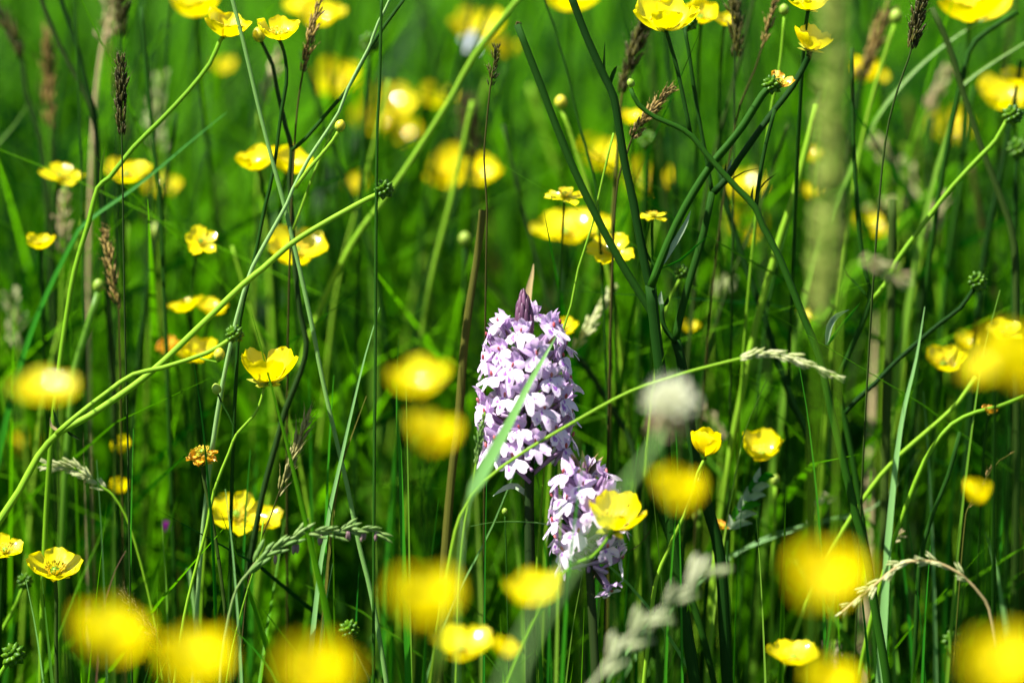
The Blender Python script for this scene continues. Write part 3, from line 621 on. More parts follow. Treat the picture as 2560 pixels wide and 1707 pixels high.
buttercup('forked buttercup with two green seed heads on long slanting stalks beside the silvery leaflets',
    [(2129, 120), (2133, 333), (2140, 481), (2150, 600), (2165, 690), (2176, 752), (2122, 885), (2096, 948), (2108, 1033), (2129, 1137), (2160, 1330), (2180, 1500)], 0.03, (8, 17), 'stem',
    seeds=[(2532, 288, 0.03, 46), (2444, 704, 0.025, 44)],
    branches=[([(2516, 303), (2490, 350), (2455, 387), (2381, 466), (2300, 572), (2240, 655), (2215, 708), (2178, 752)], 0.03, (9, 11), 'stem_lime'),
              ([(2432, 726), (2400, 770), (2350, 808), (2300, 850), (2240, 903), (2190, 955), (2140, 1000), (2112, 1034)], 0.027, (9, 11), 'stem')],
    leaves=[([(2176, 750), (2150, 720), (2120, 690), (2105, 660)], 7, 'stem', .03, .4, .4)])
# ------------------------------------------------------------------ the buttercups on the other side
buttercup('long slanting pale green buttercup stem ending in two dark green seed heads',
    [(940, 488), (900, 508), (862, 529), (788, 571), (721, 615), (658, 671), (607, 712), (490, 825), (370, 937), (222, 1041), (150, 1080), (96, 1140), (50, 1225), (0, 1300), (-60, 1400)], -0.004, (10, 20), 'stem_lime',
    seeds=[(960, 474, -0.004, 44), (586, 836, -0.01, 40)], buds=[(548, 886, -0.012, 32, Vector((0.2, 0, 1)), 'bud_yellow')],
    branches=[([(572, 850), (518, 882), (407, 919), (333, 936), (266, 982), (185, 1045), (140, 1085)], -0.01, (9, 12), 'stem_lime'),
              ([(552, 898), (540, 905), (500, 895)], -0.012, (5, 5), 'stem_lime')],
    leaves=[([(150, 1080), (140, 1050), (132, 1020)], 9, 'stem', -.004, .4, .4), ([(165, 1075), (185, 1090), (205, 1100)], 8, 'stem_dark', -.004, .4, .4), ([(150, 1078), (128, 1065), (125, 1042)], 9, 'straw', -.004, .4, .4)])
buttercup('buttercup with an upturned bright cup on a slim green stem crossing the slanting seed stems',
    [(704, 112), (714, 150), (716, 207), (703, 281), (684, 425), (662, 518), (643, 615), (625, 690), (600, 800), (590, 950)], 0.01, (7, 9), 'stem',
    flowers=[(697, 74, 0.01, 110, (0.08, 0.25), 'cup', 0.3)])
buttercup('pale stem with a round yellow-green bud on a side stalk and a withered brown tip',
    [(982, -20), (962, 25), (946, 55), (930, 98), (921, 122), (869, 222), (847, 281), (799, 355), (770, 400), (732, 473), (717, 510), (680, 577), (640, 650), (622, 692), (590, 800)], 0.006, (5, 12), 'stem_pale',
    buds=[(850, 315, 0.006, 30, Vector((0.4, 0, 1)), 'bud_yellow')],
    branches=[([(846, 327), (832, 352), (799, 392), (770, 425), (738, 470)], 0.006, (7, 10), 'stem_lime'), ([(832, 322), (788, 425), (760, 500), (732, 577)], 0.02, (5, 6), 'stem_lime')])
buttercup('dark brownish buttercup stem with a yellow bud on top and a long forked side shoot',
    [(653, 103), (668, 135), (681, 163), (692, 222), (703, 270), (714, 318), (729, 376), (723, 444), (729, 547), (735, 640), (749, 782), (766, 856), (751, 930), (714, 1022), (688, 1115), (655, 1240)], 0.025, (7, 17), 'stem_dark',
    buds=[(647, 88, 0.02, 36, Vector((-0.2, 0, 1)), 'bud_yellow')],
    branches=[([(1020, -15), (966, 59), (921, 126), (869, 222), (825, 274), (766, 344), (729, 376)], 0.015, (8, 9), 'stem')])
buttercup('buttercup on a curving lime green stem with a small upright sheath at its joint',
    [(549, 104), (525, 159), (470, 229), (400, 303), (333, 370), (274, 444), (244, 470), (222, 555), (185, 682), (163, 812), (148, 919), (130, 1080)], 0.015, (9, 13), 'stem_lime',
    flowers=[(566, 66, 0.015, 124, (0.28, 0.02), 'cup', 0.0)],
    leaves=[([(250, 455), (254, 410), (263, 366)], 9, 'stem_lime', .015, .4, .5)])
buttercup('sharp upright buttercup with rounded petals and a small round green bud beside it',
    [(660, 968), (653, 998), (636, 1037), (592, 1084), (573, 1130), (536, 1223), (518, 1312), (496, 1397), (470, 1497), (451, 1600)], -0.004, (5, 9), 'stem_lime',
    flowers=[(668, 920, -0.004, 146, (0.02, 0.12), 'goblet', 0.95)], buds=[(541, 972, -0.004, 27, Vector((-0.2, 0, 1)))],
    branches=[([(545, 985), (556, 1010), (573, 1040), (592, 1084)], -0.004, (4, 5), 'stem')])
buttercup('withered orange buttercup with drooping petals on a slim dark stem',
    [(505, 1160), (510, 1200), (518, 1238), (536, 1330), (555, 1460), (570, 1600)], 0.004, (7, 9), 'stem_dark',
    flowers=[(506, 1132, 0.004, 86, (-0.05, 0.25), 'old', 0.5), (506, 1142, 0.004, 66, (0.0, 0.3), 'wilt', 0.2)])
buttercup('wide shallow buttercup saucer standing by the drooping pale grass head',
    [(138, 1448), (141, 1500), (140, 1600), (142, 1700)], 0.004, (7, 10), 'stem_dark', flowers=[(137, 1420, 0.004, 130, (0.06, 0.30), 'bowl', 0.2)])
lone_buttercup('glossy buttercup beside the wide shallow buttercup saucer', 12, 1370, 0.008, 92, (0.15, 0.3), 'bowl', lean=-40, spin=0.5)
buttercup('bright sharp buttercup hanging in front of the short orchid',
    [(1530, 1318), (1515, 1352), (1480, 1392), (1452, 1402), (1400, 1440), (1330, 1560)], -0.038, (6, 9), 'stem_lime', flowers=[(1536, 1286, -0.034, 150, (0.14, 0.16), 'goblet', 0.62)])
buttercup('half-closed small buttercup with a tiny bud, standing just beyond the cream clover head',
    [(1764, 1145), (1745, 1180), (1728, 1240), (1710, 1290), (1690, 1330), (1668, 1380), (1640, 1450), (1625, 1560)], -0.01, (6, 12), 'stem_lime',
    flowers=[(1766, 1110, -0.01, 66, (0.12, 0.0), 'closed', 0.4)], buds=[(1745, 1200, -0.008, 14)], leaves=[([(1668, 1335), (1665, 1310), (1676, 1288)], 8, 'stem', -.01, .4, .4), ([(1672, 1332), (1685, 1325), (1692, 1318)], 7, 'stem', -.01, .4, .4)])
lone_buttercup('low open buttercup standing above the mottled serrated leaf', 1905, 1122, 0.04, 112, (0.0, 0.22), 'bowl', lean=-30, spin=1.1)
lone_buttercup('star-shaped buttercup with narrow spread petals behind the cut stem', 1412, 488, 0.025, 106, (0.05, 0.32), 'flat', lean=-25, spin=0.1, w=6)
lone_buttercup('open buttercup with a green centre just under the star-shaped one', 1524, 624, 0.035, 112, (-0.12, 0.60), 'open', lean=20, spin=0.5)
lone_buttercup('small flat buttercup between the stems of the tall branching buttercup', 1633, 540, 0.025, 78, (0.03, 0.12), 'flat', lean=10, w=6)
lone_buttercup('glowing buttercup pair-mate with upswept petals behind the dark brownish stem', 640, 400, 0.06, 100, (-0.2, 0.1), 'cup', lean=30)
lone_buttercup('buttercup partly hidden by the dark brownish stem', 722, 408, 0.065, 104, (0.2, 0.15), 'bowl', lean=-20)
lone_buttercup('buttercup with a bright upturned petal where the slanting stem meets the pale stalk', 742, 622, 0.06, 128, (0.1, 0.45), 'bowl', lean=20, spin=2.0)
lone_buttercup('face-on buttercup with a plain green centre on a dark stalk', 502, 603, 0.05, 82, (0.35, 0.95), 'open', lean=-10, spin=0.3)
lone_buttercup('small buttercup cup beside a pale grass head', 103, 606, 0.055, 66, (0.05, 0.12), 'cup', lean=10)
lone_buttercup('buttercup behind the brown-black upright grass head stalk', 316, 432, 0.085, 112, (0.1, 0.2), 'bowl', lean=-10)
lone_buttercup('ragged buttercup beside the dark forked stalks', 150, 440, 0.08, 112, (0.2, 0.2), 'open', lean=10)
lone_buttercup('rounded buttercup below the face-on one', 462, 764, 0.07, 88, (-0.2, 0.0), 'bowl', lean=20)
lone_buttercup('buttercup half hidden beyond the slanting seed stem', 526, 770, 0.08, 70, (0.2, 0.1), 'bowl', lean=10)
lone_buttercup('orange-tinged glossy buttercup under the slanting seed stem', 492, 882, 0.06, 92, (0.05, 0.3), 'cup', lean=10, spin=1.7)
lone_buttercup('fading orange buttercup touching the slanting seed stem', 420, 868, 0.07, 60, (-0.3, 0.2), 'wilt', lean=10)
lone_buttercup('tipped-over buttercup facing out with a large green centre and glossy petals', 590, 1285, 0.045, 130, (0.15, 0.85), 'open', lean=-10, spin=0.9)
lone_buttercup('second flower leaning beside the tipped-over buttercup', 648, 1300, 0.05, 100, (0.35, 0.4), 'bowl', lean=-30)
lone_buttercup('buttercup with two rounded petals near the slanting stalk with a seed head', 2362, 902, 0.055, 98, (0.1, 0.35), 'bowl', lean=-40, spin=0.8)
lone_buttercup('tiny orange buttercup petal cluster on a pale slanting stalk', 2474, 1024, 0.02, 40, (0.1, 0.1), 'wilt', lean=10, w=6)
lone_buttercup('little orange fading buttercup beside the mottled serrated leaf', 1802, 1312, 0.03, 42, (0.3, 0.1), 'wilt', lean=10, w=6)
lone_buttercup('buttercup hidden behind the upper florets of the tall orchid', 1408, 818, 0.05, 66, (0.1, 0.4), 'bowl', lean=10)
lone_buttercup('round buttercup next to the big bright flower of the leaning stem', 1752, 36, 0.05, 82, (0.0, 0.6), 'cup', lean=-10)
lone_buttercup('single-petalled buttercup beside a brown grass head', 1814, 50, 0.05, 52, (0.1, 0.3), 'cup', lean=20)
lone_buttercup('side-on buttercup above the ragged yellow side flower', 2022, 8, 0.01, 108, (0.1, 0.05), 'bowl', lean=-10)
lone_buttercup('open buttercup standing above the bent pale panicle and the low dark seed head', 1985, 1636, -0.05, 128, (0.05, 0.2), 'bowl', lean=0)
# soft ones close to the viewer
FG = 'buttercups standing well in front of the orchids'
for lab, u, v, d, s, tl, kd in (('big soft buttercup cup with a round white glint beside the tall orchid', 1042, 950, -0.17, 165, (-0.05, 0.12), 'cup'),
        ('soft buttercup just under the one with the round white glint', 1082, 1088, -0.20, 130, (0.15, 0.1), 'deep'),
        ('soft yellow buttercup crossing the slanting seed stems', 118, 972, -0.20, 160, (0.0, 0.08), 'bowl'),
        ('soft buttercup beneath the dark brown grass head', 282, 1600, -0.24, 178, (0.15, 0.15), 'deep'),
        ('soft buttercup touching its neighbour under the bending ryegrass spike', 496, 1655, -0.24, 178, (-0.05, 0.15), 'deep'),
        ('soft pale-yellow buttercup at the foot of the long upright blade', 795, 1690, -0.28, 190, (0.0, 0.2), 'deep'),
        ('large round soft buttercup standing before the twin upright blades', 1065, 1502, -0.26, 175, (0.0, 0.25), 'deep'),
        ('soft buttercup with a round white glint below the tall orchid stem', 1336, 1476, -0.13, 150, (-0.1, 0.2), 'cup'),
        ('glossy buttercup with several glints below the large round soft one', 1155, 1612, -0.09, 158, (0.05, 0.3), 'bowl'),
        ('sliver of a buttercup beside the glossy one with several glints', 1262, 1622, -0.10, 62, (0.2, 0.2), 'deep'),
        ('egg-shaped soft buttercup touching the cream clover head', 1696, 1232, -0.20, 130, (0.05, 0.2), 'deep'),
        ('very large soft buttercup before the leaning stem and the arching straw panicle', 2064, 1448, -0.28, 185, (0.1, 0.25), 'deep'),
        ('soft buttercup under the broad pale blade', 2500, 1680, -0.28, 200, (-0.05, 0.2), 'deep'),
        ('soft buttercup bunch member crossing the dark upright stalks', 2470, 920, -0.24, 140, (-0.2, 0.2), 'bowl'),
        ('bright soft buttercup, largest of the bunch by the dark upright stalks', 2548, 905, -0.26, 190, (0.0, 0.2), 'deep'),
        ('soft buttercup above the bunch by the dark upright stalks', 2510, 825, -0.05, 90, (0.1, 0.4), 'bowl'),
        ('small soft lemon buttercup before a thin brown panicle', 2440, 1232, -0.10, 60, (0.1, 0.1), 'closed'),
        ('soft buttercup low under the open one near the bent pale panicle', 2080, 1720, -0.2, 150, (0.0, 0.1), 'deep')):
    lone_buttercup(lab, u, v, d*1.2, s*0.94, tl, kd, FG, sepals=False)
# soft ones deep in the grass
BG = 'buttercups deep in the grass beyond the orchids'
BGL = ['soft buttercup above the buttercup on the curving lime stem', 'leftover petal cluster of the buttercup trio behind the mottled grass head', 'largest of the buttercup trio behind the mottled grass head', 'small end flower of the buttercup trio behind the mottled grass head', 'soft buttercup behind the pale blue-white little flower', 'drooping neighbour of the buttercup behind the pale blue-white flower', 'soft buttercup hanging over the thin dark curved stalk', 'soft dim buttercup behind the bud on the slanting pale stem', 'broad dim buttercup in the cluster beyond the jointed pale stem', 'greenish dim buttercup lowest but one in the cluster beyond the jointed pale stem', 'rounded dim buttercup touching the jointed pale stem', 'faint lower buttercup in the cluster beyond the jointed pale stem', 'wide soft buttercup behind the plantain-like dark head', 'soft buttercup with a blazing white glint behind the withered little head', 'small soft buttercup just over the first green seed head', 'broad soft buttercup under the star-shaped buttercup', 'soft buttercup with a glint beside the cut stem', 'soft buttercup behind the forked stem and the cut stem', 'little buttercup peeping behind the golden brown grass head', 'broad soft buttercup below the soft green seed head', 'soft buttercup behind the crossing of the long leaning stem', 'faint soft buttercup under the crossing of the long leaning stem', 'soft buttercup half behind the thick fuzzy spike', 'lower soft buttercup half behind the thick fuzzy spike', 'soft buttercup behind the rosy panicle', 'faint yellow buttercup behind the pinkish grass head', 'soft buttercup spreading over the chunky black-green grass head', 'wide soft buttercup behind the seed head on the slanting stalk', 'smaller buttercup above the seed head on the slanting stalk', 'tiny soft buttercup beside the fork with silvery leaflets', 'tiny soft buttercup behind the silvery leaflets', 'closed soft buttercup behind the leaning soft brown head', 'tiny faint buttercup beside the leaning soft brown head', 'faint round buttercup beneath the buttercup on the curving lime stem', 'faint buttercup below the broad slanting leaf', 'dim buttercup between the two-petalled one and the soft bunch', 'faint buttercup behind the broad soft pale blade', 'closed yellow buttercup bud near the nodding pale grass head', 'long closed petal bud right behind the nodding pale grass head', 'faint buttercup beneath the soft one crossing the seed stems', 'faint buttercup behind the sharp feathery brown grass head']
for k, (u, v, d, s, tl, kd) in enumerate(((490, 14, .10, 108, (0, .1), 'bowl'), (755, 18, .16, 70, (-.2, .3), 'bowl'), (795, 40, .15, 80, (.1, .3), 'cup'), (838, 28, .16, 45, (.2, .2), 'cup'),
        (1195, 70, .22, 105, (0, .3), 'bowl'), (1255, 120, .22, 70, (.3, .3), 'bowl'), (1428, 4, .14, 125, (0, .1), 'bowl'), (838, 200, .24, 95, (0, .5), 'cup'), (975, 262, .28, 110, (0, .5), 'bowl'),
        (930, 300, .30, 90, (0, .5), 'bowl'), (1095, 245, .25, 78, (.1, .3), 'cup'), (1010, 330, .30, 70, (.1, .6), 'bowl'), (1135, 428, .20, 130, (-.1, .3), 'bowl'), (1195, 432, .19, 85, (.1, .3), 'cup'), (885, 458, .22, 55, (0, .4), 'cup'),
        (1415, 572, .11, 128, (0, .3), 'bowl'), (1480, 560, .12, 85, (.2, .3), 'cup'), (1500, 390, .22, 105, (.1, .2), 'cup'), (1578, 293, .10, 52, (0, .2), 'cup'), (1600, 452, .24, 118, (0, .3), 'bowl'),
        (1862, 470, .24, 100, (.1, .2), 'bowl'), (1865, 570, .24, 90, (.1, .3), 'cup'), (2036, 385, .16, 56, (0, .2), 'cup'), (2022, 480, .16, 50, (.2, .2), 'cup'), (2178, 565, .18, 88, (0, .3), 'cup'), (2370, 320, .34, 90, (0, .4), 'cup'),
        (2430, 12, .08, 150, (.05, .12), 'bowl'), (2510, 240, .12, 115, (.1, .3), 'bowl'), (2545, 195, .08, 70, (0, .2), 'bowl'), (1722, 816, .10, 42, (.1, .2), 'cup'), (2015, 790, .12, 36, (.1, .1), 'cup'), (2158, 175, .14, 52, (.1, .1), 'closed'), (2200, 195, .2, 34, (0, .4), 'cup'),
        (560, 165, .26, 46, (0, .4), 'cup'), (400, 470, .2, 80, (.1, .4), 'bowl'), (2420, 855, .1, 56, (.1, .3), 'cup'), (2540, 1360, .3, 60, (0, .3), 'cup'), (300, 1115, .07, 34, (0, .3), 'closed'), (296, 1215, .06, 34, (.05, .1), 'closed'), (60, 1110, .22, 80, (0, .4), 'bowl'), (705, 1130, .3, 50, (0, .3), 'cup'))):
    lone_buttercup(BGL[k], u, v, d, s*1.14, tl, kd, BG, sepals=False)

# ------------------------------------------------------------------ seed heads and buds on their own stalks
def seed_plant(label, u, v, d, s, stem, w=(7, 9), mat='stem', bud=None, group=None):
    buttercup(label, stem, d, w, mat, seeds=() if bud else [(u, v, d, s)], buds=[(u, v, d, s, Vector((0, 0, 1)), bud)] if bud else (), group=group)
seed_plant('dark green seed head with glints standing low beside the wide saucer buttercup', 34, 1636, 0.004, 54, [(20, 1655), (0, 1685), (-40, 1740)], (9, 10), 'stem_lime')
seed_plant('pale fuzzy seed head on a lime stalk behind the wide saucer buttercup', 62, 1452, 0.03, 36, [(56, 1470), (40, 1510), (5, 1575), (-20, 1620)], (8, 10), 'stem_lime')
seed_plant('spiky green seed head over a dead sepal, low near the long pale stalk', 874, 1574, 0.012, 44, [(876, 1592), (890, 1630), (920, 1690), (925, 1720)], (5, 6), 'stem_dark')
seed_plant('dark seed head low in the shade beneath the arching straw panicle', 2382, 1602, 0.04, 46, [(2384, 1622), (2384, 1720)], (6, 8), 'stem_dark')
seed_plant('fuzzy lime seed head beyond the tall branching stem', 1704, 680, 0.03, 34, [(1700, 696), (1680, 735), (1660, 790), (1650, 850)], (6, 7), 'stem_lime')
seed_plant('soft green seed head deep beyond the golden brown grass head', 1620, 352, 0.09, 42, [(1618, 375), (1612, 470), (1605, 620)], (7, 8), 'stem')
seed_plant('soft dark green seed head below the slanting-stalk seed head', 2546, 372, 0.06, 48, [(2542, 395), (2536, 560), (2530, 900)], (9, 12), 'stem')
seed_plant('soft green seed head by the slanting long shoot', 925, 108, 0.08, 46, [(925, 130), (915, 240), (905, 420)], (8, 10), 'stem')
seed_plant('round yellow-green bud beyond the cut stem', 1402, 256, 0.06, 34, [(1404, 276), (1425, 330), (1440, 380), (1470, 470)], (8, 9), 'stem_lime', 'bud_yellow')
seed_plant('soft green bud deep behind the thick fuzzy spike', 1960, 25, 0.03, 28, [(1960, 42), (1955, 110), (1948, 170), (1930, 260)], (6, 7), 'stem_lime', 'bud')
seed_plant('soft bright green bud by the broad slanting leaf', 2240, 42, 0.07, 34, [(2236, 62), (2215, 130), (2190, 210), (2160, 330)], (8, 9), 'stem_lime', 'bud')
seed_plant('small round green bud beside the sharp horizontal leaf tip', 1262, 1278, 0.01, 17, [(1262, 1288), (1264, 1340), (1268, 1500)], (3, 4), 'stem', 'bud')
seed_plant('pale green bud on a soft stalk beyond the very large soft buttercup', 1938, 1200, 0.06, 26, [(1938, 1216), (1936, 1300), (1930, 1480)], (8, 10), 'stem_lime', 'bud')
seed_plant('soft lime bud beside the face-on buttercup', 392, 580, 0.12, 46, [(388, 605), (380, 720), (372, 860)], (9, 11), 'stem_lime', 'bud')
seed_plant('soft lime green bud under the long curving lime stem', 246, 714, 0.05, 32, [(246, 732), (215, 830), (188, 920), (178, 1000)], (15, 18), 'blade_lime', 'bud')
seed_plant('dark fuzzy bud beyond the tall upright brown stalk', 1162, 598, 0.09, 34, [(1162, 615), (1160, 720), (1160, 860)], (7, 8), 'stem', 'bud')
seed_plant('pale bud near the soft buttercup that touches the dark stalk', 1745, 1290, 0.09, 24, [(1745, 1305), (1742, 1500)], (6, 7), 'stem_lime', 'bud')
# ------------------------------------------------------------------ grass heads
def vernal(label, head, st, d=0.0, n=26, ln=40, mat='spk_dark', **k): return grass_head(label, 'grass_plant', head, st, d, n, ln, mat, **k)
vernal('sharp dark upright grass head with pale tips on a hair-thin stalk', [(300, 145), (303, 200), (303, 270), (304, 338)], [(305, 385), (307, 481), (308, 600), (314, 893), (319, 1100), (322, 1300)], 0.0, 34, 44, w=4.5, spread=0.22, base_r=5)
vernal('chunky black-green grass head with pale edged scales, near the broad slanting leaf', [(2306, -18), (2296, 40), (2286, 90), (2278, 122)], [(2270, 150), (2248, 211), (2222, 303), (2205, 420), (2190, 600)], 0.0, 34, 46, w=5, spread=0.3, base_r=7)
grass_head('withered little grass head with a pale tuft on a hair-thin stalk', 'grass_plant', [(1243, 110), (1239, 135), (1234, 165), (1226, 215)], [(1224, 230), (1214, 330), (1210, 400), (1217, 518), (1215, 640)], 0.006, 16, 26, 'spk_dark', w=4.5, spread=0.4, base_r=4, smat='stem_brown')
vernal('golden brown grass head leaning beside the tall branching stems', [(1690, 216), (1660, 238), (1631, 277), (1605, 305), (1580, 345)], [(1565, 390), (1545, 450), (1535, 560), (1530, 700)], 0.015, 34, 34, 'spk_gold', w=5, smat='stem_brown', spread=0.3, base_r=5)
vernal('brown grass head with straw tip hanging beside the hair-thin stalk', [(262, 576), (272, 630), (284, 700), (297, 775)], [(298, 800), (300, 900), (302, 1050)], 0.035, 18, 46, 'spk_gold', w=4, smat='stem_brown', spread=0.2, base_r=4)
vernal('long brown soft grass head leaning behind the big bright flower', [(1630, -20), (1605, 70), (1578, 150), (1555, 235)], [(1548, 300), (1540, 420), (1530, 560), (1528, 700)], 0.045, 34, 52, 'spk_dark', w=8, smat='stem_brown', spread=0.2, base_r=5)
vernal('dark straight grass head beside the single-petalled buttercup', [(1836, -30), (1838, 40), (1840, 90), (1838, 145)], [(1837, 180), (1836, 280), (1834, 420)], 0.04, 24, 46, 'spk_dark', w=5, spread=0.2, base_r=6)
vernal('slender brown grass head with a pale scale between the bud and the dark head', [(1945, -10), (1928, 40), (1915, 90), (1903, 125)], [(1885, 180), (1850, 262), (1830, 360)], 0.035, 12, 40, 'spk_gold', w=5, smat='stem_brown', spread=0.2)
vernal('brown and white mottled grass head by the upturned bright buttercup', [(806, -10), (790, 40), (777, 80), (765, 140), (757, 180)], [(747, 240), (738, 330), (730, 480)], 0.02, 22, 38, 'spk_gold', w=5, smat='stem_brown', spread=0.25, base_r=4)
vernal('soft dark brown plantain-like head behind the brown stalk', [(1168, 245), (1172, 300), (1175, 350), (1180, 395)], [(1184, 440), (1190, 520), (1190, 700)], 0.14, 40, 48, 'spk_dark', w=8, smat='stem_dark', spread=0.25, base_r=13)
vernal('dark grass head reaching up from the pale tufted panicle', [(306, -40), (305, 10), (303, 50), (300, 95)], [(298, 140), (296, 250), (292, 420)], 0.08, 20, 44, 'spk_dark', w=5, spread=0.2, base_r=6)
vernal('soft brown grass head leaning by the dim buttercup and thick fuzzy spike', [(2225, 20), (2195, 90), (2170, 150), (2150, 200)], [(2140, 260), (2110, 420), (2100, 600)], 0.10, 24, 50, 'spk_gold', w=9, spread=0.22, base_r=9)
vernal('dark brown grass head lying behind the soft buttercup pair', [(311, 1486), (335, 1520), (362, 1558), (392, 1592)], [(410, 1625), (430, 1720)], 0.01, 14, 44, 'spk_dark', w=4, spread=0.15, smat='stem_brown')
vernal('soft brown upright grass head behind the dark forked stalks', [(118, 80), (122, 180), (126, 260), (128, 330)], [(130, 420), (134, 600), (136, 800)], 0.12, 18, 55, 'spk_gold', w=8, spread=0.15, base_r=4)
vernal('brown-black leaning grass head in the deep shade beside the dark stalks', [(-10, 10), (18, 60), (40, 108), (58, 160)], [(64, 230), (92, 314), (108, 390), (120, 560)], 0.10, 16, 55, 'spk_dark', w=13, spread=0.12, base_r=4)
grass_head('sharp feathery brown grass head on a bowed hair-thin stalk', 'grass_plant', [(770, 1037), (752, 1090), (728, 1150), (708, 1205), (694, 1240)], [(677, 1288), (655, 1340), (640, 1386), (620, 1460), (605, 1600)], 0.0, 16, 54, 'spk_gold', w=3.5, smat='stem_brown', spread=0.10, me=SPK_AWN, base_r=3, jitter=.06)
grass_head('pale drooping grass head at the end of a long bowed stalk crossing the tall orchid', 'grass_plant', [(2105, 945), (2060, 930), (2010, 908), (1950, 888), (1900, 885), (1850, 897)], [(1835, 900), (1705, 934), (1576, 978), (1446, 1048), (1298, 1137), (1210, 1205), (1150, 1290), (1120, 1420)], -0.03, 34, 46, 'spk_pale', w=7, smat='stem_lime', spread=0.2, base_r=3, wide=.7)
grass_head('pale feathery grass head nodding over near the bright seed stem', 'grass_plant', [(105, 1162), (150, 1166), (190, 1172), (230, 1198), (262, 1222)], [(281, 1236), (314, 1288), (340, 1364), (370, 1478), (392, 1582), (405, 1680)], 0.025, 24, 50, 'spk_pale', w=6, smat='stem_lime', spread=0.4, base_r=3, wide=.65)
rye = grass_head('green ryegrass spike bent level with purple anthers hanging from it', 'grass_plant', [(952, 1330), (920, 1325), (870, 1322), (818, 1330), (751, 1334), (705, 1362), (650, 1396), (620, 1432)], [(592, 1470), (572, 1540), (556, 1640), (550, 1720)], -0.02, 13, 66, 'spk_green', w=6, smat='spk_green', spread=0.22, rows=2, me=SPK_RYE, jitter=0.04, taper=(1.1, 1.0, 0.7))
for u, v in ((868, 1345), (873, 1346), (905, 1350), (912, 1345), (940, 1348), (803, 1355), (798, 1358), (738, 1375), (733, 1380), (744, 1378), (688, 1405)):
    rye.put('anther', ANTHER, frame_mat(px(u, v-7, -0.02), Vector((random.uniform(-.15, .15), 0, 1)), 0, mm(26)))
grass_head('soft pale zigzag ryegrass spike rising in front beneath the short orchid', 'grass_plant', [(1775, 1418), (1735, 1450), (1687, 1497), (1650, 1525), (1613, 1552), (1557, 1610), (1494, 1693)], [(1450, 1750)], -0.13, 9, 80, 'spk_rye', w=9, smat='spk_rye', spread=0.42, rows=2, jitter=0.05, taper=(1.0, 1.0, 1.0), wide=1.0)
grass_head('arching straw-coloured panicle with dark spikelets hanging under its crest', 'grass_plant', [(2096, 1538), (2140, 1500), (2189, 1460), (2251, 1410), (2300, 1402), (2344, 1406), (2390, 1428), (2418, 1449)], [(2450, 1485), (2473, 1522), (2490, 1620)], -0.03, 20, 44, 'spk_pale', w=7, smat='straw', spread=0.4, base_r=3, wide=.65)
grass_head('soft pale green grass head beside the tall orchid', 'grass_plant', [(1540, 718), (1510, 760), (1487, 797), (1460, 838), (1435, 874)], [(1420, 900), (1390, 980), (1380, 1100)], 0.055, 26, 40, 'spk_pale', w=7, smat='stem_lime', spread=0.25, base_r=3)
grass_head('thin green grass spike overlapping the lower florets of the tall orchid', 'grass_plant', [(1212, 1030), (1205, 1070), (1197, 1115), (1190, 1160)], [(1178, 1230), (1162, 1305), (1150, 1415), (1144, 1560)], -0.018, 22, 30, 'spk_green', w=6, smat='stem_lime', spread=0.15, base_r=2)
def fluff(label, head, st, d, n, ln, mat, **k): return grass_head(label, 'grass_plant', head, st, d*1.15, int(n*.65), ln*.9, mat, **dict(dict(w=7, smat='stem_lime', spread=0.6, base_r=8, jitter=0.3, wide=0.85), **k))
fluff('pale tufted panicle with a tan stalk in the shade beyond the dark forked stalks', [(288, -30), (280, 20), (270, 60), (258, 105)], [(250, 150), (240, 230), (233, 320), (228, 420)], 0.09, 30, 50, 'spk_pink', smat='straw', w=10)
fluff('soft pink-white grass head hanging in front of the dark upright stem', [(2275, 705), (2235, 682), (2195, 662), (2150, 655)], [(2120, 680), (2100, 800), (2095, 1000)], -0.10, 26, 46, 'spk_pink', w=6)
fluff('soft pinkish grass head beside the broad slanting leaf joint', [(2372, 165), (2350, 215), (2330, 260), (2315, 290)], [(2290, 360), (2250, 500), (2230, 700)], 0.13, 22, 54, 'spk_pink', base_r=6, spread=.25)
fluff('soft pale pink panicle beyond the thick fuzzy spike', [(2180, 340), (2200, 370), (2215, 410)], [(2220, 460), (2215, 640)], 0.14, 18, 46, 'spk_pink', base_r=9, spread=.4)
fluff('soft rosy panicle hanging level behind the dark upright stem', [(2165, 512), (2200, 516), (2240, 515), (2265, 490), (2268, 420), (2262, 385)], [(2255, 360), (2290, 420), (2300, 700)], 0.15, 30, 52, 'spk_pink', base_r=10)
fluff('soft whitish panicle beside the rosy one', [(2365, 490), (2345, 530), (2330, 570), (2318, 600)], [(2300, 650), (2270, 800), (2250, 1000)], 0.12, 20, 56, 'spk_pink', base_r=9, spread=.25)
fluff('whitish grass head in the shade beyond the nodding pale head', [(28, 730), (34, 780), (40, 840), (48, 880)], [(52, 930), (60, 1050)], 0.10, 22, 56, 'spk_pale', base_r=9, spread=.25)
fluff('tan upright grass head beside the small buttercup cup', [(160, 470), (160, 530), (158, 600), (156, 650)], [(154, 720), (152, 900)], 0.08, 22, 50, 'spk_pink', base_r=5, spread=.2)
fluff('pale yellow-green grass head beyond the curving lime stem', [(402, 180), (398, 240), (392, 310), (402, 390)], [(404, 450), (404, 700)], 0.14, 26, 56, 'spk_pale', base_r=8, spread=.3)
fluff('tan blade-like grass head between buttercup cups', [(700, 130), (685, 170), (668, 220), (656, 260)], [(648, 330), (640, 520)], 0.10, 16, 56, 'spk_pink', base_r=4, spread=.15)
fluff('little straw-coloured grass head at the foot of the arching straw panicle', [(2260, 1330), (2235, 1345), (2215, 1365)], [(2210, 1400), (2205, 1560)], 0.03, 10, 34, 'spk_pink', base_r=4, w=4)
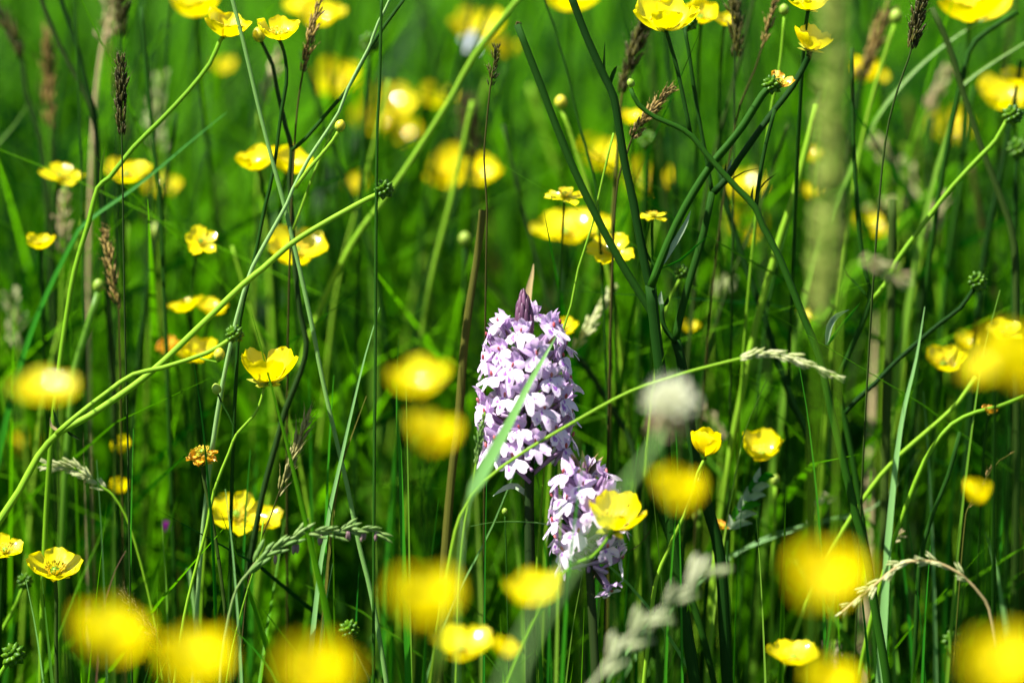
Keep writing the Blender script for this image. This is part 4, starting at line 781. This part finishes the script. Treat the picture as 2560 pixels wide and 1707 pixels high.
fluff('thin brown panicle behind the small soft lemon buttercup', [(2536, 1130), (2500, 1150), (2475, 1180), (2450, 1220), (2420, 1270)], [(2412, 1310), (2400, 1450)], 0.015, 12, 24, 'spk_gold', base_r=2, w=3.5, spread=.2, smat='stem_brown')
fluff('soft rosy-straw panicle low beside the open buttercup', [(2085, 1600), (2080, 1650), (2076, 1700)], [(2074, 1760)], 0.06, 20, 50, 'spk_pink', base_r=10, spread=.3)
fluff('drooping pale grass tip among lime blades under the silvery leaflets', [(2030, 1312), (2040, 1270), (2060, 1245), (2090, 1240)], [(2100, 1260), (2108, 1400)], 0.06, 14, 40, 'spk_pale', base_r=3, w=5, spread=.2)
fluff('pale greenish panicle deep beyond the clover head', [(1745, 1010), (1770, 1040), (1790, 1070), (1800, 1100)], [(1800, 1180), (1800, 1400)], 0.09, 16, 36, 'spk_pink', base_r=8, w=5)
fluff('soft pale panicle beyond the tall dark forked stems', [(1830, 690), (1810, 720), (1790, 740)], [(1780, 800), (1775, 1000)], 0.12, 14, 38, 'spk_pale', base_r=6, w=5)
# thick fuzzy spike close to the viewer: hundreds of tiny florets joined into one part
def fuzzy(label, pts, d, rad, n, w):
    P = to_ground(pth(pts, d), 0.3); t = Thing('fuzzy_spike', P[-1], label, 'grass'); t.tube('stalk', P, mm(w, d), mm(w, d), M['stem_lime'], 7)
    path, par = smooth_path(pth(pts, d), 0.002); T, N = frames(path); parts = []
    unit = ellipsoid(4, 4, 0.2, 0.75)
    for k in range(n):
        s = random.random()**0.9; i = int(s*(len(path)-1)); a = random.uniform(0, 6.283); b = T[i].cross(N[i]); o = N[i]*math.cos(a)+b*math.sin(a); r = mm(rad, d)*random.uniform(.7, 1.05)*(1+0.14*math.sin(s*61)*math.sin(s*23))*min(1, 0.3+s*14, 0.25+(1-s)*8)
        parts.append(xform(unit, frame_mat(path[i]+o*r*0.75, o-T[i]*random.uniform(.5, 1.6), a, mm(random.uniform(16, 34), d))))
    V, Fc, UV = join(parts); o = t.geo('spike', V, Fc, UV, M['fuzz']); o['kind'] = 'stuff'
fuzzy('thick tall fuzzy pale green spike standing close in front of the dark grass heads', [(2086, -160), (2083, 0), (2078, 200), (2072, 420), (2062, 640), (2054, 800)], -0.22, 34, 400, 7)
# ------------------------------------------------------------------ clover, vetch, leaves
def clover(label, u, v, d, size):
    c = px(u, v, d); P = to_ground([c, px(u-40, v+90, d-.01), px(u-150, v+240, d-.06), px(u-330, v+520, d-.12)], 0.2)
    t = Thing('clover_plant', P[-1], label, 'clover'); t.tube('stem', P, mm(12, d), mm(14, d), M['stem_pale'], 7)
    S = mm(size, d); fl = [mesh('floret', *join([xform(ellipsoid(6, 6, .10, .30), Matrix.Translation((0, 0, .3))), xform(lance(.34, .11, 1.2, 5, .4, 1), Matrix.Translation((0, 0, .45)) @ Matrix.Rotation(-1.2, 4, 'Y'))]), M[m]) for m in ('clover', 'clover_old')]
    n = 54
    for k in range(n):
        z = 1-1.75*(k+.5)/n; a = k*2.39996; r = math.sqrt(max(0, 1-z*z)); o = Vector((r*math.cos(a), r*math.sin(a)*1.0, z))
        low = z < -0.48; dr = o+Vector((0, 0, 0.55 if not low else -0.5))
        t.put('floret', fl[1 if low else 0], frame_mat(c+o*S*0.16+Vector((0, 0, S*.08)), dr, a, S*random.uniform(.46, .56)))
clover('cream clover head with fading pinkish lower florets, in front of the tall branching stem', 1672, 1030, -0.2, 150)
lf = Thing('serrated_leaf', px(1830, 1700, 0.03), 'mottled silvery green serrated leaf under the low open buttercup', 'leaf')
lf.loc.z = 0; lf.o.location = lf.loc
lf.tube('stem', to_ground([px(1822, 1330, .03), px(1818, 1400, .03), px(1825, 1560, .03)], .3), mm(5), mm(7), M['stem'], 6)
for side in (-1, 1):
    for k in range(6):
        s = k/6; u0 = 1828+s*80; v0 = 1320-s*140
        add_leaf(lf, 'leaflet', [(u0, v0), (u0+side*14+10, v0-12-side*4), (u0+side*(30-14*s)+24, v0-24+side*12)], 24, 'silver' if (k+side) % 3 else 'blade', .03, .5, .4)
o = blade('dark glossy leaf with white glints lying under the short orchid', [(1555, 1514), (1535, 1496), (1512, 1482), (1494, 1492)], 34, 'blade', 0.012, 0.9, 0.4, 0.2, name='small_leaf', ground=False)
v = Thing('vetch_flower', px(417, 1400, .09), 'small purple vetch flower deep in the grass by the withered orange buttercup', 'flower'); v.loc.z = 0; v.o.location = v.loc
v.tube('stem', to_ground([px(417, 1330, .09), px(420, 1400, .09), px(424, 1500, .09)], .3), mm(5), mm(6), M['stem'], 6)
for k in range(5):
    v.put('petal', mesh('petal', *lance(.8, .26, .7, 5, .4, k), M['vetch']), frame_mat(px(417, 1325, .09), Vector((math.cos(k*1.25)*.5, math.sin(k*1.25)*.5, 1)), k, mm(34)) @ Matrix.Rotation(-1.57, 4, 'Y'))
w_ = Thing('pale_blue_flower', px(1178, 300, .2), 'pale blue-white little flower against a soft buttercup deep in the grass', 'flower'); w_.loc.z = 0; w_.o.location = w_.loc
w_.tube('stem', to_ground([px(1178, 112, .2), px(1176, 200, .2), px(1172, 400, .2)], .3), mm(8), mm(9), M['stem'], 6)
for k in range(5):
    w_.put('petal', mesh('petal', *lance(.55, .22, .3, 5, .3, k), M['white']), frame_mat(px(1178, 108, .2), Vector((0.1, -0.9, 0.6)), k*1.2566, mm(62, .2)))
# ------------------------------------------------------------------ single blades and stalks
blade('broad green blade crossing in front of the tall orchid', [(1395, 832), (1368, 880), (1325, 955, -0.03), (1280, 1045, -0.04), (1240, 1120, -0.06), (1200, 1195, -0.08), (1165, 1275, -0.11)], 31, 'blade_pale', -0.02, 0.25, 0.3, 0.1, narrow=3, taper=0.075, lean=0.6)
blade('broad upright folded blade, one of the twins behind the large round soft buttercup', [(997, 846), (993, 940), (994, 1041), (1001, 1130), (1010, 1386), (1018, 1560)], 24, 'blade', 0.0, 0.5, 0.5, 0.2)
blade('slim upright blade beside the broad folded one', [(1014, 930), (1017, 1050), (1021, 1250), (1026, 1560)], 9, 'blade_lime', 0.004, 0.3, 0.4, 0.2)
blade('short level blade with its tip pointing away from the tall orchid stem', [(1176, 1315), (1230, 1305), (1300, 1303), (1375, 1310), (1420, 1330)], 15, 'blade_pale', -0.006, 0.6, 0.4, 0.1)
blade('pale straight blade rising to a fine point beside the hair-thin vertical stalk', [(949, 769), (914, 886), (877, 1041), (855, 1140), (825, 1275), (814, 1349), (803, 1404), (777, 1645)], 17, 'blade_pale', -0.006, 0.4, 0.4, 0.2)
blade('brown-tipped blade right behind the pale straight blade', [(916, 990), (890, 1060), (862, 1140), (845, 1210), (830, 1320)], 16, 'stem_brown', 0.012, 0.5, 0.4, 0.2)
blade('blue-green blade standing beside the thin forked stem with seed heads', [(2312, 767), (2292, 893), (2262, 1022), (2244, 1137), (2225, 1330), (2215, 1500)], 30, 'blade_pale', 0.02, 0.5, 0.5, 0.2)
blade('broad soft pale blade above the soft buttercup by the arching panicle', [(2466, 1330), (2485, 1400), (2499, 1460), (2521, 1608), (2535, 1720)], 34, 'blade_pale', 0.06, 0.2, 0.3, 0.1)
blade('short green blade leaning low between the soft buttercups', [(560, 1556), (610, 1595), (660, 1650), (700, 1720)], 26, 'blade', -0.02, 0.5, 0.4, 0.2)
blade('yellow-green blade in front of the short orchid', [(1398, 1150), (1399, 1200), (1401, 1284), (1399, 1386), (1395, 1520)], 15, 'blade_lime', -0.045, 0.5, 0.5, 0.2)
blade('bright green blade in front of the short orchid, beside the yellow-green one', [(1460, 1110), (1452, 1190), (1440, 1284), (1426, 1396), (1415, 1540)], 17, 'blade', -0.05, 0.5, 0.5, 0.2)
blade('soft lime blade bit before the foot of the tall orchid', [(1196, 1175), (1184, 1215), (1168, 1270), (1140, 1400)], 22, 'blade_lime', -0.16, 0.5, 0.4, 0.2)
blade('pale thin blade slanting away from the foot of the tall orchid', [(1300, 1150), (1276, 1205), (1232, 1312), (1187, 1401), (1150, 1471), (1100, 1590)], 11, 'blade_pale', 0.02, 0.4, 0.4, 0.2)
blade('broad dark and light leaf slanting behind the curving lime stem', [(566, 282), (481, 351), (400, 420), (333, 474), (218, 556), (180, 610)], 22, 'blade', 0.045, 0.7, 0.5, 0.1)
blade('soft broad lime leaf slanting up past the chunky black-green grass head', [(2540, -30), (2470, 40), (2400, 85), (2340, 130), (2290, 175), (2240, 230), (2190, 300)], 20, 'blade_lime', 0.07, 0.5, 0.4, 0.1)
blade('broad lime leaf slanting out from a dark stem joint', [(2620, 70), (2560, 108), (2480, 158), (2415, 205), (2400, 240)], 22, 'blade_lime', 0.06, 0.4, 0.4, 0.1)
blade('soft lime leaf slanting behind the dark forked stalks', [(70, 262), (30, 320), (-10, 365), (-60, 430)], 22, 'blade_lime', 0.1, 0.4, 0.4, 0.1)
blade('soft lime leaf lying across behind the very large soft buttercup', [(2300, 1120), (2250, 1200), (2180, 1270), (2060, 1300), (1900, 1350)], 10, 'blade_pale', 0.06, 0.5, 0.4, 0.1)
blade('soft pale blade crossing low beneath the mottled leaf', [(2130, 1290), (2050, 1310), (1960, 1335), (1880, 1365), (1800, 1400)], 12, 'blade_pale', 0.05, 0.5, 0.4, 0.1)
blade('wide pale lime blade deep behind the hair-thin vertical stalk', [(928, 560), (930, 680), (935, 800), (935, 950)], 34, 'blade_lime', 0.16, 0.1, 0.3, 0.1)
blade('dark leaf slanting across deep behind the rising orchid', [(1090, 560), (1150, 620), (1190, 680), (1250, 740)], 26, 'stem_dark', 0.14, 0.4, 0.3, 0.1)
blade('dry lime leaf standing behind the soft buttercup bunch', [(2500, 725), (2480, 800), (2460, 880), (2440, 1000)], 11, 'blade_lime', 0.02, 0.4, 0.4, 0.1)
blade('soft straw leaf standing beside the dark upright stem', [(2190, 780), (2185, 900), (2178, 1050), (2170, 1300)], 30, 'straw', 0.14, 0.3, 0.3, 0.1)
blade('lime blade slanting behind the soft buttercup beside the clover', [(1916, 950), (1890, 1010), (1865, 1070), (1850, 1130)], 11, 'blade_lime', 0.02, 0.4, 0.4, 0.1)
blade('dead brown leaf curling up beside the nodding pale stalk', [(315, 1376), (289, 1423), (270, 1480), (259, 1520), (250, 1600)], 16, 'dead', 0.02, 0.5, 0.5, 0.2, name='dead_leaf')
blade('curling brown leaf tip behind the buttercup of the short orchid', [(1625, 1326), (1600, 1360), (1560, 1385), (1510, 1410), (1480, 1450)], 11, 'dead', 0.01, 0.5, 0.5, 0.2, name='dead_leaf', ground=False)
stalk('pale straight grass stalk running the whole height past the upturned buttercups', [(575, -30), (581, 0), (607, 100), (644, 259), (677, 388), (707, 499), (740, 634), (777, 800), (806, 948), (847, 1127), (869, 1219), (899, 1367), (929, 1490), (966, 1704)], 9, 'stem_pale', 0.008, w2=12)
stalk('hair-thin vertical grass stalk beside the first green seed head', [(954, -20), (949, 200), (943, 333), (940, 577), (938, 930), (936, 1127), (934, 1497), (934, 1690)], 7, 'stem', -0.006)
stalk('tall mottled brown-green stalk standing beside the tall orchid', [(1206, 525), (1202, 570), (1190, 660), (1176, 745), (1166, 820), (1158, 893), (1147, 1041), (1128, 1200), (1112, 1400)], 16, 'stem_brown', 0.02, w2=26)
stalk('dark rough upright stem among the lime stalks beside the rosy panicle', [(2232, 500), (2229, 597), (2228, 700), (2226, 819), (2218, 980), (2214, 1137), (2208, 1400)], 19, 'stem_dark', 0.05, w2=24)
stalk('soft pale green jointed stem slanting behind the first seed head', [(1310, -20), (1187, 137), (1132, 237), (1065, 344), (1010, 429), (954, 507), (880, 610)], 13, 'stem_lime', 0.07, name='jointed_stem', w2=15)
stalk('thin dark curved stalk beside the cut stem', [(1355, -20), (1365, 10), (1402, 122), (1420, 190), (1439, 277), (1465, 370), (1490, 470), (1500, 600)], 6, 'stem', 0.035)
stalk('fine pale stalk slanting down onto the upper florets of the tall orchid', [(1534, 333), (1508, 440), (1480, 565), (1446, 671), (1428, 763), (1400, 850), (1385, 950)], 5, 'stem_lime', 0.01)
stalk('pale jointed stem slanting behind the long leaning buttercup stem', [(2042, 262), (2011, 388), (1981, 500), (1955, 577), (1923, 690), (1890, 812), (1857, 967), (1827, 1115), (1790, 1370), (1775, 1600)], 15, 'stem_lime', 0.045, w2=18)
stalk('dark stem leaning behind the long leaning buttercup stem', [(1800, 420), (1815, 500), (1831, 560), (1872, 690), (1909, 789), (1948, 911), (1985, 1015), (2015, 1078), (2026, 1180), (2030, 1400)], 13, 'stem', 0.05, w2=20)
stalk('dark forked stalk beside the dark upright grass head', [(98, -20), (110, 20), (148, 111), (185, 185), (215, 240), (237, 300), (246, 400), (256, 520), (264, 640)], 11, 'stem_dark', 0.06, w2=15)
stalk('second dark forked stalk joining the one beside the dark upright grass head', [(146, -20), (158, 20), (185, 96), (205, 165), (218, 222), (236, 285), (244, 370), (252, 500), (262, 640)], 11, 'stem', 0.06, w2=14)
stalk('dark crossing stem behind the slanting seed head stalk', [(2330, 20), (2370, 110), (2400, 207), (2430, 300), (2462, 392), (2507, 510), (2535, 610), (2540, 800)], 14, 'stem_dark', 0.045, w2=17)
stalk('bright grass stem rising beside the soft buttercup bunch', [(2545, 30), (2440, 100), (2415, 160), (2400, 215)], 11, 'stem', 0.05)
stalk('slim dark stem slanting from beneath the short orchid', [(1640, 1240), (1655, 1290), (1690, 1400), (1722, 1480), (1760, 1600)], 15, 'stem', 0.02)
stalk('lime stem leaning beside the blue-green blade', [(2400, 1080), (2370, 1190), (2330, 1290), (2300, 1400), (2290, 1560)], 10, 'stem', 0.02)
stalk('long lime stalk slanting up to the soft buttercup bunch', [(2440, 940), (2400, 1000), (2350, 1050), (2280, 1110), (2200, 1190)], 10, 'stem_lime', 0.03)
stalk('pale stalk slanting up under the tiny orange petals', [(2560, 990), (2500, 1015), (2440, 1030), (2380, 1060), (2330, 1120), (2290, 1200)], 9, 'stem_lime', 0.02)
stalk('dark slanting stem low beyond the very large soft buttercup', [(1500, 930), (1450, 870), (1430, 860), (1480, 960), (1540, 1040), (1580, 1120)], 12, 'stem_dark', 0.1) if False else None
stalk('dark soft stem slanting behind the tall orchid towards the clover', [(1390, 850), (1450, 900), (1500, 970), (1540, 1040), (1580, 1110), (1600, 1220)], 13, 'stem_dark', 0.06)
stalk('fine thread-like stalk leaning by the feathery brown head', [(658, 1300), (648, 1380), (620, 1470), (590, 1580), (570, 1680)], 4, 'stem_lime', -0.006)
stalk('fine lime stalk standing beside the withered orange buttercup', [(540, 985), (560, 940), (548, 1040), (530, 1150), (520, 1250)], 6, 'stem_lime', 0.04)
stalk('pale bent stalk low by the vetch flower', [(470, 1420), (482, 1480), (492, 1560), (500, 1680)], 12, 'stem_pale', 0.03)
# ------------------------------------------------------------------ many plain stalks and blades, each named by what it stands beside
LM = [(300, 240, 'the sharp dark upright grass head'), (566, 66, 'the curving lime stem\'s buttercup'), (697, 74, 'the upturned bright buttercup cup'), (850, 315, 'the yellow bud on the pale stem'), (960, 474, 'the first green seed head'),
      (1175, 320, 'the plantain-like dark head'), (1195, 80, 'the pale blue-white little flower'), (1240, 130, 'the withered little grass head'), (1412, 488, 'the star-shaped buttercup'), (1402, 256, 'the bud beyond the cut stem'),
      (1660, 42, 'the broad bright flower of the leaning stem'), (1640, 280, 'the golden brown grass head'), (1838, 80, 'the dark straight grass head'), (2028, 100, 'the ragged yellow side flower'), (2075, 400, 'the thick fuzzy spike'),
      (2290, 60, 'the chunky black-green grass head'), (2532, 288, 'the slanting-stalk seed head'), (2444, 704, 'the lower seed head on a slanting stalk'), (2250, 670, 'the pink-white hanging grass head'), (2090, 810, 'the silvery leaflets'),
      (2362, 902, 'the two-petalled buttercup'), (1905, 1122, 'the low open buttercup'), (1870, 1270, 'the mottled serrated leaf'), (1766, 1110, 'the half-closed small buttercup'), (1672, 1030, 'the cream clover head'), (1315, 900, 'the tall orchid'),
      (1465, 1280, 'the short orchid'), (1042, 950, 'the soft buttercup with a glint'), (1175, 800, 'the mottled brown-green stalk'), (1010, 1200, 'the broad folded blade'), (814, 1340, 'the bent ryegrass spike'), (725, 1140, 'the feathery brown grass head'),
      (668, 920, 'the sharp upright buttercup'), (742, 622, 'the buttercup with the upturned petal'), (506, 1135, 'the withered orange buttercup'), (502, 603, 'the face-on buttercup'), (586, 836, 'the second green seed head'), (600, 1285, 'the tipped-over buttercup'),
      (280, 680, 'the straw-tipped brown grass head'), (103, 606, 'the small buttercup cup'), (118, 972, 'the soft buttercup on the seed stems'), (180, 1180, 'the nodding pale grass head'), (137, 1420, 'the wide saucer buttercup'), (34, 1636, 'the glinting dark seed head'),
      (282, 1600, 'the soft buttercup under the brown head'), (874, 1574, 'the spiky low seed head'), (1065, 1502, 'the large round soft buttercup'), (1336, 1476, 'the soft buttercup under the orchid'), (1640, 1540, 'the pale zigzag ryegrass'), (1985, 1636, 'the open buttercup by the straw panicle'),
      (2064, 1448, 'the very large soft buttercup'), (2270, 1420, 'the arching straw panicle'), (2500, 1460, 'the broad soft pale blade'), (2440, 1232, 'the small soft lemon buttercup'), (2290, 950, 'the blue-green blade'), (2548, 905, 'the soft buttercup bunch')]
used = set()
def beside(text, u, v):
    for _, _, nm in sorted(LM, key=lambda q: (q[0]-u)**2+(q[1]-v)**2):
        if (text, nm) not in used: used.add((text, nm)); return text + ' ' + nm
r = random.Random(21); G = 'plain grass stalks rising through the background'
CN = {'stem': 'green', 'stem_dark': 'dark', 'stem_lime': 'lime', 'stem_brown': 'brown', 'blade': 'green', 'blade_lime': 'lime', 'blade_pale': 'pale green'}
for k in range(76):
    u = r.uniform(-40, 2600); v0 = r.uniform(-200, 620); d = r.uniform(.05, .26); tl = r.uniform(-260, 260); w = r.uniform(6, 12); m = r.choice(['stem', 'stem', 'stem_dark', 'stem_lime', 'stem_brown'])
    stalk(beside('plain %s %s grass stalk rising behind' % ('thin' if w < 9 else 'sturdy', CN[m]), u+tl*.6, max(0, v0)+250), [(u+tl, v0), (u+tl*.7, v0+220), (u+tl*.25, v0+520), (u, v0+900)], w, m, d, G)
G = 'fine blades standing among the low flowers'
for k in range(60):
    u = r.uniform(-20, 2580); v0 = r.uniform(880, 1450); d = r.uniform(-.03, .1); tl = r.uniform(-80, 80); w = r.uniform(7, 22); m = r.choice(['blade', 'blade', 'blade', 'blade_lime', 'blade_pale'])
    blade(beside('%s %s grass blade pointing up beside' % ('narrow' if w < 12 else 'broad' if w > 17 else 'plain', CN[m]), u+tl*.7, v0+100), [(u+tl, v0), (u+tl*.6, v0+160), (u+tl*.2, v0+420), (u, v0+700)], w, m, d, r.uniform(-.9, .9), .45, r.uniform(-.6, .6), G)
